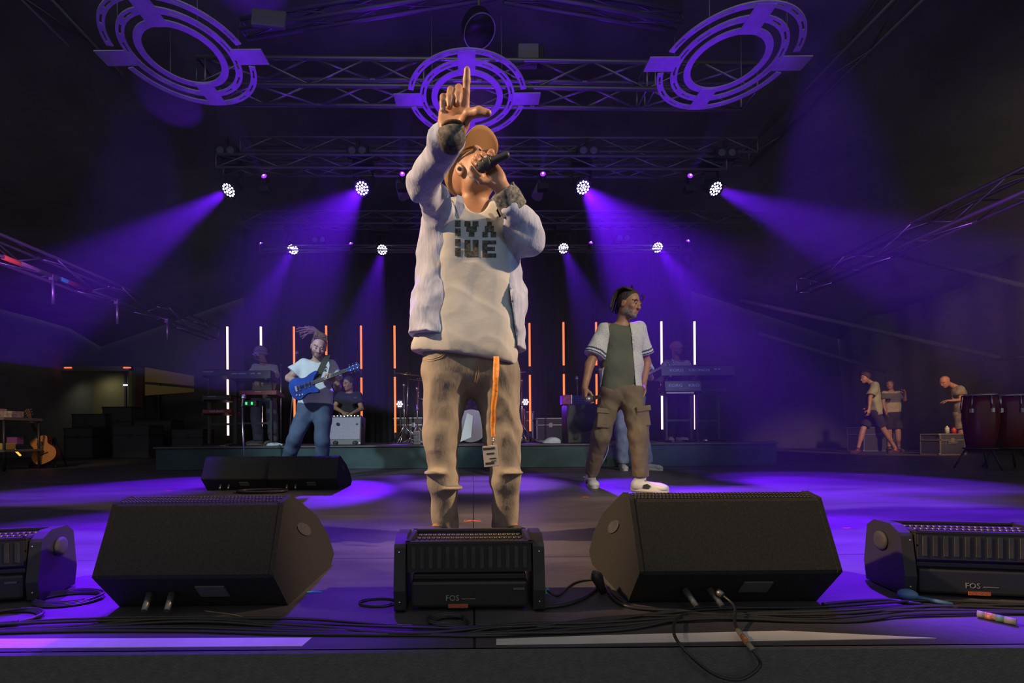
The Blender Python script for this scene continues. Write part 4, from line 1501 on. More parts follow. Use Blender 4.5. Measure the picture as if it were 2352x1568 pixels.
def wedge(label, x0, x1, y0, sc=1.0, rz=0.0, z=0.0, near=True):
    """stage monitor seen from behind; y0 = depth of its rear foot"""
    w_ = (x1 - x0)
    root = empty('stage_monitor', ((x0 + x1) / 2, y0, z), rz, label, 'stage monitor', 'floor monitors' )
    prof = [(0, 0), (-.09, .107), (-.02, .285), (.03, .297), (.23, .205), (.35, .115), (.41, .035), (.37, 0)]
    prof = [(a * sc, b_ * sc) for a, b_ in prof]
    b = MB()
    M = Matrix(((0, 0, 1), (1, 0, 0), (0, 1, 0)))      # local x->Y, y->Z, z->X
    b.prism([(p[0], p[1]) for p in prof], w_ - .004, (0, 0, 0), M)
    body = b.build('cabinet', WEDGE, root)
    body.modifiers.new('b', 'BEVEL').width = .006
    # side cheeks a little proud, with a hand hole
    for sg in (-1, 1):
        b = MB(); b.prism([(p[0] * 1.012, p[1] * 1.012) for p in prof], .012, (sg * (w_ / 2 + .002), 0, 0), M)
        ch = b.build('side_panel', WEDGE, root); ch.modifiers.new('b', 'BEVEL').width = .004
        b = MB()
        hole = [(.12 + .055 * math.cos(a), .185 + .018 * math.sin(a) - .35 * .055 * math.cos(a)) for a in [2 * math.pi * k / 16 for k in range(16)]]
        b.prism([(p[0] * sc, p[1] * sc) for p in hole], .003, (sg * (w_ / 2 + .009), 0, 0), M)
        b.build('hand_hole', BLACK, ch)
    # perforated front grille on the singer's side
    a, c_ = V((0, .035 * sc, .300 * sc)), V((0, .385 * sc, .060 * sc))
    b = MB(); d = (c_ - a); n_ = V((0, -d.z, d.y)).normalized() * -1
    n_ = V((0, .55, .83))
    bm_ = [(0.045, .286), (.235, .200), (.355, .112), (.400, .045)]
    b.prism([(p[0] * sc, p[1] * sc) for p in bm_] + [(p[0] * sc, (p[1] + .008) * sc) for p in reversed(bm_)], w_ - .03, (0, 0, 0), M)
    b.build('grille', GRILLE, root)
    # perforated lip along the top edge
    b = MB()
    nx = int(w_ / .0098)
    tp0, tp1 = V((0, -.0185 * sc, .288 * sc)), V((0, .030 * sc, .2985 * sc))
    for r_ in range(4):
        t = (r_ + .5) / 4
        p = tp0.lerp(tp1, t)
        for i in range(nx):
            x = -w_ / 2 + .012 + (i + .5 * (r_ % 2)) * .0098
            if x > w_ / 2 - .01: continue
            b.ball((x, p.y, p.z), .0032 * sc, 5, 3, (1, 1, .6))
    b.build('perforated_lip', mat('grille_lip', (.06, .056, .05), .6), root)
    # connector plate, foot strip, plugs
    b = MB()
    Mp = Matrix.Rotation(R(90 + 40), 3, 'X')
    b.box((w_ * .12, -.052 * sc, .058 * sc), (.075 * sc, .045 * sc, .004), Mp)
    b.build('connector_plate', GREYLAB, root, label='grey connector plate')
    for sg in (-.25, -.12):
        b = MB()
        p = V((w_ * sg, -.050 * sc, .052 * sc))
        b.cyl(p, p + V((.012, -.04, -.03)) * sc, .009 * sc, .007 * sc, 10)
        b.build('plug', mat('dull_plug_metal', (.25, .24, .22), .4, metal=.7), root)
    b = MB()
    for sg in (-1, 1):
        b.box((sg * w_ * .42, .18 * sc, -.0015), (.03, .3 * sc, .004))
    b.build('rubber_feet', BLACK, root)
    return root


wedge('big black floor monitor at the front left, one cable loom before it', -.966, -.519, 1.25)
wedge('big black floor monitor at the front right, orange-taped cable hanging from it', .430, .932, 1.25)
wedge('left one of the two grey-lit monitors in front of the guitarist', -2.36, -1.80, 4.05, 1.0, 0, 0, False)
wedge('right one of the two grey-lit monitors in front of the guitarist', -1.77, -1.19, 4.02, 1.0, 0, 0, False)


def strobe(label, c, rz, w_=.36, tilt=0):
    """bar shaped floor light with a yoke; c = middle of its foot on the deck"""
    root = empty('floor_light', c, R(rz), label, 'stage light', 'bar shaped floor lights')
    b = MB(); b.box((0, .085, .045), (w_ * .86, .15, .07), bev=.008); base = b.build('base', BLACK2, root)
    b = MB(); b.box((0, .085, .0875), (w_ * .84, .12, .015), bev=.004); b.build('base_lid', mat('satin_black_lid', (.06, .055, .07), .25), root)
    for sg in (-1, 1):
        b = MB()
        prof = [(-.0, .004), (.155, .004), (.165, .06), (.15, .175), (.12, .197), (.05, .197), (.012, .175), (-.005, .06)]
        M = Matrix(((0, 0, 1), (1, 0, 0), (0, 1, 0)))
        b.prism(prof, .030, (sg * (w_ / 2 + .002), 0, 0), M, False)
        y = b.build('yoke', BLACK2, root); y.modifiers.new('b', 'BEVEL').width = .006
        b = MB(); b.lathe([(.028, 0), (.028, .006), (.02, .009), (0.0001, .009)], (sg * (w_ / 2 + .017), .085, .14), Matrix.Rotation(R(90 * sg), 3, 'Y'), 20); b.build('pivot_cap', BLACK, y)
        b = MB()
        for (yy, zz) in ((.02, .16), (.02, .03), (.14, .03)):
            b.ball((sg * (w_ / 2 + .002), yy - .022 if yy < .1 else yy, zz), .003, 6, 4)
        b.build('screws', CHROME, y)
    # head
    b = MB(); b.box((0, .005, .145), (w_ - .04, .008, .075)); b.box((0, .165, .145), (w_ - .04, .008, .075))
    b.box((0, .085, .112), (w_ - .04, .16, .010)); b.box((-w_ / 2 + .022, .085, .145), (.008, .16, .075)); b.box((w_ / 2 - .022, .085, .145), (.008, .16, .075))
    hd = b.build('head_housing', BLACK2, root)
    b = MB()
    for i in range(14):
        b.box((-w_ / 2 + .035 + i * (w_ - .07) / 13, .0005, .145), (.010, .004, .055))
    b.build('cooling_fins', BLACK, hd)
    b = MB()
    for sg in (-1, 1):
        b.box((0, .085 + sg * .080, .184), (w_ - .03, .012, .006)); b.box((sg * (w_ / 2 - .02), .085, .184), (.012, .17, .006))
    b.build('frame_rim', BLACK2, hd)
    b = MB()
    for r_ in range(3):
        for i in range(22):
            x = -w_ / 2 + .04 + i * (w_ - .08) / 21
            b.lathe([(.0035, -.010), (.0065, 0)], (x, .045 + r_ * .04, .180), None, 8)
    b.build('reflector_cells', mat('dull_reflector', (.14, .13, .12), .45, metal=.8), hd)
    b = MB(); b.box((0, .085, .166), (w_ - .05, .15, .004)); b.build('reflector_bed', mat('reflector_bed', (.09, .085, .08), .35, metal=.6), hd)
    lettering('maker_lettering', 'FOS', .021, mat('pale_grey_print', (.30, .30, .32), .6), (-.045, .0085, .036), FACE_CAM, base, .0004)
    b = MB(); b.box((-.002, .0092, .034), (.036, .001, .0016)); b.build('type_line', mat('pale_grey_print', (.30, .30, .32), .6), base)
    b = MB(); b.box((-.03, .008, .016), (.052, .002, .010)); b.build('orange_sticker', mat('orange_sticker', (.45, .12, .05), .6, noise=.5, nscale=300), base)
    b = MB(); b.box((w_ * .36, .008, .06), (.03, .002, .006)); b.build('grey_sticker', GREYLAB, base)
    return root


strobe('black bar-shaped floor light in the middle, at the feet of the singer', (-.012, 1.185, 0), 0)
strobe('black bar-shaped floor light cut by the right edge of the frame', (1.42, 1.24, 0), -10, .40)
strobe('black bar-shaped floor light cut by the left edge of the frame', (-1.44, 1.24, 0), 12, .40)

# ---------------------------------------------------------------- tape on the deck
TAPE = mat('white_edge_tape', (0.80, 0.76, 0.70), 0.55, noise=.06, nscale=12)


def flat_strip(name, pts, m, label=None, cat='tape', group=None, z=.0015):
    b = MB(); n = len(pts)
    b.add([V((p[0], p[1], z)) for p in pts] + [V((p[0], p[1], .0002)) for p in pts], [list(range(n)), list(reversed(range(n, 2 * n)))] + [(i, n + i, n + (i + 1) % n, (i + 1) % n) for i in range(n)])
    o = b.build(name, m)
    if label: tag(o, label, cat, group)
    return o


def gp(x, y):
    g = G(x, y); return (g.x, g.y)


flat_strip('edge_tape', [gp(-150, 1490), gp(694, 1484), gp(716, 1465), gp(-150, 1468)], TAPE, 'white tape strip along the stage edge on the left')
flat_strip('edge_tape', [gp(1140, 1481), gp(2150, 1466), gp(1800, 1449), gp(1400, 1459), gp(1140, 1468)], TAPE, 'white tape strip along the stage edge on the right')
ORT = mat('orange_gaffer', (0.85, 0.16, 0.06), 0.6)
def cross(px, py, s_, lab, m=ORT):
    c = G(px, py)
    root = empty('tape_cross', (c.x, c.y, .0012), 0, lab, 'tape mark')
    for a in (24, -24):
        b = MB(); b.box((0, 0, 0), (s_, .007, .0012), Matrix.Rotation(R(a), 3, 'Z')); b.build('tape_strip', m, root)
cross(1085, 1196, .10, 'small orange tape cross on the deck between the singer feet')
MAG = mat('pink_tape', (0.9, 0.05, 0.25), 0.6)
for (x, y, w_, m_, lab) in ((1945, 1213, .04, MAG, 'short pink tape mark right of the front right monitor'), (385, 1127, .05, MAG, 'short pink tape mark on the purple light pool at the left'),
                            (1975, 1090, .09, MAG, 'pink tape mark far right in the purple light'), (1345, 1141, .05, ORT, 'orange tape mark near the walking man'), (722, 1360, .045, mat('green_tape', (.03, .5, .35), .6), 'green tape mark beside the front left monitor')):
    g = G(x, y); b = MB(); b.box((0, 0, 0), (w_, .010, .0012)); o = b.build('tape_mark', m_, None, (g.x, g.y, .0012)); tag(o, lab, 'tape mark')

# ---------------------------------------------------------------- cables
CAB = mat('black_rubber_cable', (0.035, 0.034, 0.033), 0.38)


def cable(label, pix, r=.004, m=CAB, zr=None, cat='cable', group=None, name='cable', lift=0.0, n=7):
    pts = []
    for i, p in enumerate(pix):
        g = G(p[0], p[1]); z = r + (p[2] if len(p) > 2 else 0) + lift
        pts.append(V((g.x, g.y, z)))
    b = MB(); b.tube(curve_pts(pts, n), r, 7)
    o = b.build(name, m); tag(o, label, cat, group)
    return o


rng = random.Random(4)
CG = 'loom of black cables along the stage edge'
LOOM = 'black cable of the loom lying along the stage edge'
base_line = [(-140, 1462), (120, 1448), (420, 1432), (700, 1446), (980, 1462), (1180, 1452), (1400, 1432), (1640, 1415), (1900, 1412), (2150, 1400), (2480, 1404)]
for k in range(9):
    amp = 9
    px = [(x + rng.uniform(-40, 40), min(1462, y + rng.uniform(-amp, amp) - (k - 4) * 3.2), rng.choice([0, 0, .004])) for x, y in base_line]
    cable(LOOM, px, rng.choice([.0032, .004, .0048]), group=CG)
cable('thin cable catching a warm glint between left monitor and centre', [(470, 1404), (540, 1414), (600, 1432), (660, 1437), (760, 1446), (900, 1462)], .0018, mat('tan_cable', (.30, .2, .12), .35))


def coil(label, cx, cy_, rx, ry, turns, r, seed=0, m=CAB, group=None):
    g = G(cx, cy_)
    q = random.Random(seed)
    pts = []
    for i in range(turns * 10):
        a = 2 * math.pi * i / 10
        k = 1 + .12 * math.sin(i * .7 + seed) + q.uniform(-.03, .03)
        pts.append(V((g.x + math.cos(a) * rx * k, g.y + math.sin(a) * ry * k, r + .004 * (i // 10) * .7)))
    b = MB(); b.tube(curve_pts(pts, 4), r, 7)
    return tag(b.build('coiled_cable', m), label, 'cable', group)


coil('loose coil of cable between the left floor light and the monitor', 165, 1378, .085, .055, 4, .0035, 3)
coil('coil of cable cut by the left edge of the frame', 10, 1425, .08, .05, 3, .004, 5)
coil('small bundle of cable lying before the centre floor light', 1030, 1432, .045, .030, 5, .003, 8)
coil('thin black cable looping left of the centre floor light', 870, 1385, .05, .03, 2, .0024, 9)
coil('flat coil of cable in front of the two middle monitors', 600, 1131, .20, .09, 5, .009, 12)
cable('cable from the centre floor light curving to the right monitor', [(1245, 1362, .02), (1280, 1370), (1320, 1340), (1370, 1335), (1400, 1360), (1430, 1385)], .003)
cable('second cable sweeping up beside the right monitor', [(1230, 1400), (1300, 1392), (1350, 1372), (1385, 1345), (1410, 1380), (1460, 1400), (1600, 1408)], .005)
cable('black cable running to the right floor light', [(1890, 1392), (1960, 1385), (2040, 1382), (2100, 1390), (2200, 1400)], .005)
b = MB(); p = G(1378, 1365); b.ring([p + V((.01, 0, .005)), p + V((0, .0, .03)), p + V((-.012, -.01, .055)), p + V((-.02, -.015, .07))], [.010, .014, .018, .008], 10)
tag(b.build('cable_connector', CAB), 'upright black cable connector left of the front right monitor', 'connector')
b = MB(); p = G(1252, 1366); b.box(p + V((0, 0, .012)), (.022, .012, .014)); tag(b.build('cable_plug', mat('cyan_plug', (.15, .55, .6), .4, noise=.4, nscale=200)), 'small light blue plug right of the centre floor light', 'plug')
b = MB(); p = G(2085, 1378); b.ball(p + V((0, 0, .016)), .02, 12, 8, (1.2, 1, .75)); b.cyl(p + V((.01, -.01, .012)), p + V((.07, -.05, .006)), .006, seg=8)
tag(b.build('power_plug', mat('blue_power_plug', (.12, .25, .5), .35)), 'round blue power plug at the foot of the right floor light', 'plug')
# the loop hanging over the edge
rt = empty('hanging_cable', G(1650, 1370), 0, 'cable loop hanging over the stage edge from the right monitor, orange tape on it', 'cable')
o0 = rt.location
lp = [V((.628, 1.175, .055)), V((.645, 1.13, .035)), W(1688, 1432, 1.06), W(1712, 1470, .985), W(1735, 1500, .955), W(1745, 1530, .95), W(1700, 1560, .95), W(1640, 1548, .95), W(1580, 1500, .955), W(1548, 1455, 1.0), W(1556, 1420, 1.10), W(1590, 1408, 1.16), W(1680, 1412, 1.14)]
cpp = [p - o0 for p in curve_pts(lp, 8)]
b = MB(); b.tube(cpp, .0034, 8); b.build('cord', CAB, rt)
b = MB(); b.ring([cpp[0], cpp[3]], [.010, .008], 10); b.build('plug', mat('dull_plug_metal', (.25, .24, .22), .4, metal=.7), rt)
TW = mat('grey_tape_wrap', (.30, .27, .22), .6)
b = MB(); b.tube(cpp[19:23], .0058, 10); b.build('grey_tape', TW, rt)
b = MB(); b.tube(cpp[22:27], .0064, 10); b.build('orange_tape', mat('orange_tape_wrap', (.55, .24, .10), .6, noise=.5, nscale=120), rt)
b = MB(); b.tube(cpp[26:31], .0058, 10); b.build('grey_tape', TW, rt)
# taped cable end at the far right
rt = empty('taped_connector', G(2290, 1428), 0, 'cable end wrapped in orange, green and grey tape at the right edge', 'connector')
o0 = rt.location
A, B_ = G(2245, 1418) + V((0, 0, .01)) - o0, G(2335, 1438) + V((0, 0, .01)) - o0
for i, (t0, t1, m_) in enumerate(((0, .2, TW), (.2, .48, mat('orange_tape_wrap', (.55, .24, .10), .6)), (.48, .7, mat('green_wrap', (.12, .25, .15), .6)), (.7, 1, TW))):
    b = MB(); b.cyl(A.lerp(B_, t0), A.lerp(B_, t1), .0085, seg=12); b.build('tape_band', m_, rt)

# ---------------------------------------------------------------- light tubes
TUBEW = glow('pink_white_tube', (1.0, 0.66, 0.62), 1.7)
TUBEO = glow('orange_tube', (1.0, 0.20, 0.055), 1.5)
TG = 'row of upright light tubes behind the band'
tubes = [(522, 750, 1000, 'W', 'leftmost upright light tube, pinkish white'), (599, 750, 1000, 'W', 'pinkish white tube behind the left keyboard player'), (675, 750, 997, 'O', 'orange tube left of the guitarist head'),
         (749, 748, 997, 'O', 'orange tube touching the guitarist head'), (829, 748, 996, 'O', 'orange tube right of the black polo man'), (906, 748, 993, 'O', 'orange tube left of the singer beside the drum kit'),
         (985, 746, 993, 'O', 'orange tube hidden behind the left leg of the singer'), (1140, 744, 991, 'O', 'orange tube hidden behind the right leg of the singer'),
         (1216, 742, 990, 'O', 'pale orange tube just right of the singer'), (1294, 740, 988, 'O', 'orange tube left of the bass cabinet'), (1369, 740, 988, 'O', 'orange tube hidden behind the walking man'),
         (1445, 739, 988, 'O', 'orange tube hidden behind the walking man head'), (1519, 738, 986, 'W', 'pinkish white tube left of the right keyboard player'), (1595, 738, 986, 'W', 'rightmost upright light tube, pinkish white')]
for (x, y0, y1, k, lab) in tubes:
    m_ = TUBEW if k == 'W' else TUBEO
    z = 8.5
    top = W(x, y0, z); bot = W(x + .5, y1, z)
    bot.x = top.x; bot.y = top.y
    root = empty('light_tube', (top.x, top.y, RIS_H), 0, lab, 'light tube', TG)
    hh = (top.z - bot.z); b0 = bot.z - RIS_H
    mid = b0 + hh * .54
    b = MB(); b.cyl((0, 0, b0), (0, 0, mid - .04), .019, seg=12); b.build('lit_tube', m_, root)
    b = MB(); b.cyl((0, 0, mid + .12), (0, 0, b0 + hh), .019, seg=12); b.build('lit_tube', m_, root)
    b = MB(); b.cyl((0, 0, mid - .04), (0, 0, mid + .12), .023, seg=12); b.build('coupler', BLACK2, root)
    b = MB(); b.cyl((0, 0, .02), (0, 0, b0), .02, seg=12); b.lathe([(.14, 0), (.14, .012), (.02, .025)], (0, 0, 0), None, 20); b.build('foot', BLACK2, root)

# ================================================================ THE BAND
OLIVE = mat('olive_tank_jersey', (0.115, 0.125, 0.085), 0.9, noise=.08, nscale=8, bump=.3, bscale=25, bdist=.006)
KNIT = mat('cream_knit', (0.62, 0.63, 0.58), 0.9, noise=.15, nscale=90, bump=.8, bscale=120, bdist=.004)
NAVY = mat('navy_stripe', (0.04, 0.06, 0.14), 0.85)
CARGO = mat('khaki_cargo_cotton', (0.19, 0.145, 0.09), 0.85, noise=.12, nscale=9, bump=.4, bscale=40, bdist=.005)
WSHOE = mat('white_leather', (0.70, 0.68, 0.62), 0.5)
TEE2 = mat('white_tee_cotton', (0.66, 0.72, 0.74), 0.9, noise=.05, nscale=9, bump=.4, bscale=22, bdist=.006)
DENIM_D = mat('dark_blue_denim', (0.075, 0.11, 0.19), 0.85, noise=.15, nscale=9, bump=.5, bscale=50, bdist=.004)
DENIM_W = mat('faded_blue_denim', (0.19, 0.23, 0.29), 0.85, noise=.2, nscale=9, bump=.5, bscale=40, bdist=.005)
BLK_T = mat('black_jersey', (0.025, 0.025, 0.028), 0.9, noise=.1, nscale=10)


def two_tone(J, sc, frac, n=1, q='sh', band=((.80, .86), (.92, .97))):
    """sleeve stripes: material 1 near the sleeve end"""
    def f_(C):
        out = np.zeros(len(C), int)
        for s_ in ('L', 'R'):
            a = np.array(J['sh' + s_]); b_ = np.array(J['el' + s_]); d = b_ - a; L = (d * d).sum()
            t = ((C - a) @ d) / L
            r = np.linalg.norm(C - a - t[:, None] * d, axis=1)
            m = (r < .13) & (t > .3)
            for lo_, hi_ in band:
                out[m & (t > lo_ * frac) & (t < hi_ * frac)] = 1
        return out
    return f_


def build_walker():
    J = dict(shR=W(1389, 757, 3.85), shL=W(1466, 753, 3.9), elR=W(1354, 838, 3.82), wrR=W(1343, 890, 3.75),
             elL=W(1484, 832, 4.0), wrL=W(1478, 880, 3.92), hipR=W(1404, 902, 3.88), hipL=W(1448, 900, 3.86),
             knR=W(1380, 1002, 3.92), knL=W(1466, 1000, 3.72), anR=W(1357, 1092, 4.15), anL=W(1472, 1106, 3.75), head=W(1445, 700, 3.82))
    J['anR'].z = .09; J['anL'].z = .09
    J['toeR'] = V((-.1, -1, 0)); J['toeL'] = V((.85, -.55, 0)).normalized()
    hands = dict(R=dict(y=V((-.05, -.1, -1)), n=V((.9, .1, -.1)), side=1, curl=[(.5, .8, .5), (.8, 1.0, .6), (.95, 1.1, .6), (1.0, 1.1, .6)], thumb=((.4, .6, .6), (.2, .8, .5))),
                 L=dict(y=V((0, -.2, -1)), n=V((-.9, .1, 0)), side=-1, curl=[(.4, .5, .4)] * 4))
    c = person('smiling man in open cream knit shirt, green tank top and khaki cargo trousers, walking', J, .97, .006, SK_BROWN, (.25, -1, 0), V((.60, -.75, -.22)), (0.05, .1, 1), hands=hands, beard='grey', smile=1.0, thin=.78)
    tee(c, OLIVE, 'tank_top', sleeves=False, body=(.112, .114, .122), hem=.015, h=.009, wr=.006, wsc=24, neck=.092, chestw=.072, seed=1.1, neckdrop=.03)
    def op(s):
        def f_(D, X, Y, Z):
            yy = CY - (Z - EYE.z) / np.maximum(Y, .5) * F
            xx = CX + X / np.maximum(Y, .5) * F
            l_ = np.interp(yy, [735, 770, 830, 905], [1397, 1402, 1392, 1378]); r_ = np.interp(yy, [735, 770, 830, 905], [1446, 1452, 1456, 1462])
            ins = np.minimum(xx - l_, r_ - xx) / F * 3.85
            return np.maximum(D, np.minimum(ins, 3.87 - Y))
        s.field(f_)
    tee(c, [KNIT, NAVY], 'open_knit_shirt', sleeve=.74, rs=(.060, .086), body=(.124, .128, .140), hem=.04, h=.0065, wr=.005, wsc=18, neck=.085, open_front=op, seed=5.,
        matfn=two_tone(J, .97, .74))
    trousers(c, CARGO, r=(.100, .082, .064), seat=.106, hem=-.03, waist=.05, h=.008, wr=.009, wsc=30, seed=2.)
    tr_ = [o for o in c['root'].children if o.name.startswith('trousers')][0]
    bv = BVHTree.FromObject(tr_, bpy.context.evaluated_depsgraph_get())
    for (x, y, a) in ((1386, 962, -5), (1478, 958, 8)):
        p_ = W(x, y, 2.5); h_ = bv.ray_cast(p_, (p_ - EYE).normalized())
        if not h_[0]: continue
        M = Matrix.Rotation(R(-a), 3, 'Y') @ FACE_CAM
        b = MB(); q_ = h_[0] + V((0, .012, 0))
        b.box(q_, (.105, .15, .035), M, .010); b.box(q_ + V((0, -.012, .07)), (.115, .045, .03), M, .006)
        b.build('cargo_pocket', CARGO, tr_)
    for q in ('L', 'R'):
        shoe('sneaker', J['an' + q], J['toe' + q], 1.08, WSHOE, mat('sole_white', (.62, .6, .55), .6), c['root'], BLACK2)
    rg = random.Random(3)
    hair_cap(c, HAIR_D, 'hair', z0=.02, th=.008, front=-.005)
    paths = []
    for k in range(16):
        a = -1.2 + 2.4 * k / 15
        x = math.sin(a) * .075
        paths.append([(x, .035 * math.cos(a), .115), (x * 1.25, -.05, .125 + rg.uniform(-.005, .012)), (x * 1.3, -.115, .07), (x * 1.2 + rg.uniform(-.02, .02), -.13, -.02 - rg.uniform(0, .06))])
    paths += [[(0.0, -.02, .125), (.02, .0, .15), (.05, .01, .155)], [(-.06, .06, .10), (-.09, .06, .09), (-.10, .05, .06)]]
    locks(c, HAIR_D, paths, r=.009)
    return c


walker = build_walker()
handheld_mic('microphone with silver grille hanging in the walking man right hand', W(1378, 910, 3.72), W(1346, 918, 3.62), .019)


def build_guitarist():
    z = 4.8
    J = dict(shR=W(698, 836, z), shL=W(760, 838, z + .05), elR=W(664, 868, z - .05), wrR=W(690, 884, z - .28),
             elL=W(775, 889, z - .02), wrL=W(772, 876, z - .27), hipR=W(706, 936, z), hipL=W(742, 938, z),
             knR=W(676, 1010, z - .15), knL=W(740, 1012, z - .05), anR=W(655, 1085, z), anL=W(740, 1085, z + .05), head=W(732, 797, z - .08))
    J['anR'].z = .09; J['anL'].z = .09
    J['toeR'] = V((-.3, -1, 0)).normalized(); J['toeL'] = V((.2, -1, 0)).normalized()
    hands = dict(R=dict(y=V((.85, -.1, -.45)), n=V((-.1, 1, -.1)), side=1, curl=[(.35, .5, .3)] * 4, thumb=((.5, .7, .3), (.1, 1, .3))),
                 L=dict(y=V((-.45, -.35, .7)), n=V((-.3, -.6, -.4)), side=-1, curl=[(.9, .9, .5)] * 4, thumb=((.7, .5, .2), (.5, .8, .3))))
    c = person('dreadlocked man in white t-shirt and blue jeans playing a blue electric guitar', J, .94, .007, SK_FAIR, (.1, -1, 0), V((.30, -.85, -.42)), (.15, 0, 1), hands=hands, beard=True, thin=.8)
    tee(c, TEE2, 't_shirt', sleeve=.66, rs=(.066, .092), body=(.112, .122, .140), hem=-.01, h=.010, wr=.008, wsc=18, seed=2.3)
    trousers(c, DENIM_D, r=(.105, .080, .070), seat=.115, hem=.02, waist=.05, h=.010, wr=.006, wsc=26, seed=5.)
    for q in ('L', 'R'): shoe('shoe', J['an' + q], J['toe' + q], 1.0, BLACK, BLACK2, c['root'])
    hair_cap(c, HAIR_B, 'hair', z0=.03, th=.008, front=-.01)
    rg = random.Random(9)
    paths = []
    for k in range(15):
        a = rg.uniform(-.05, .05)
        e = (.20 + rg.uniform(-.09, .07), -.06 + rg.uniform(-.04, .04), .13 + rg.uniform(-.10, .07))
        paths.append([(a, .02, .118), (a * .5 + .03, -.03, .155), ((.03 + e[0]) / 2, -.05, (.17 + e[2]) / 2 + rg.uniform(0, .05)), e])
    for k in range(8):
        x = -.06 + .12 * k / 7
        paths.append([(x, .045, .10), (x, -.02, .135), (x * .4 + .02, -.06, .15)])
    locks(c, HAIR_B, paths, r=.011)
    # chest mark
    lettering('chest_print', 'VA', .036, BLACK2, W(746, 844, z - .168), FACE_CAM, c['root'], .0005, 1.3, .001)
    lettering('chest_print', 'UE', .036, BLACK2, W(745, 851, z - .170), FACE_CAM, c['root'], .0005, 1.3, .001)
    return c


guitarist = build_guitarist()


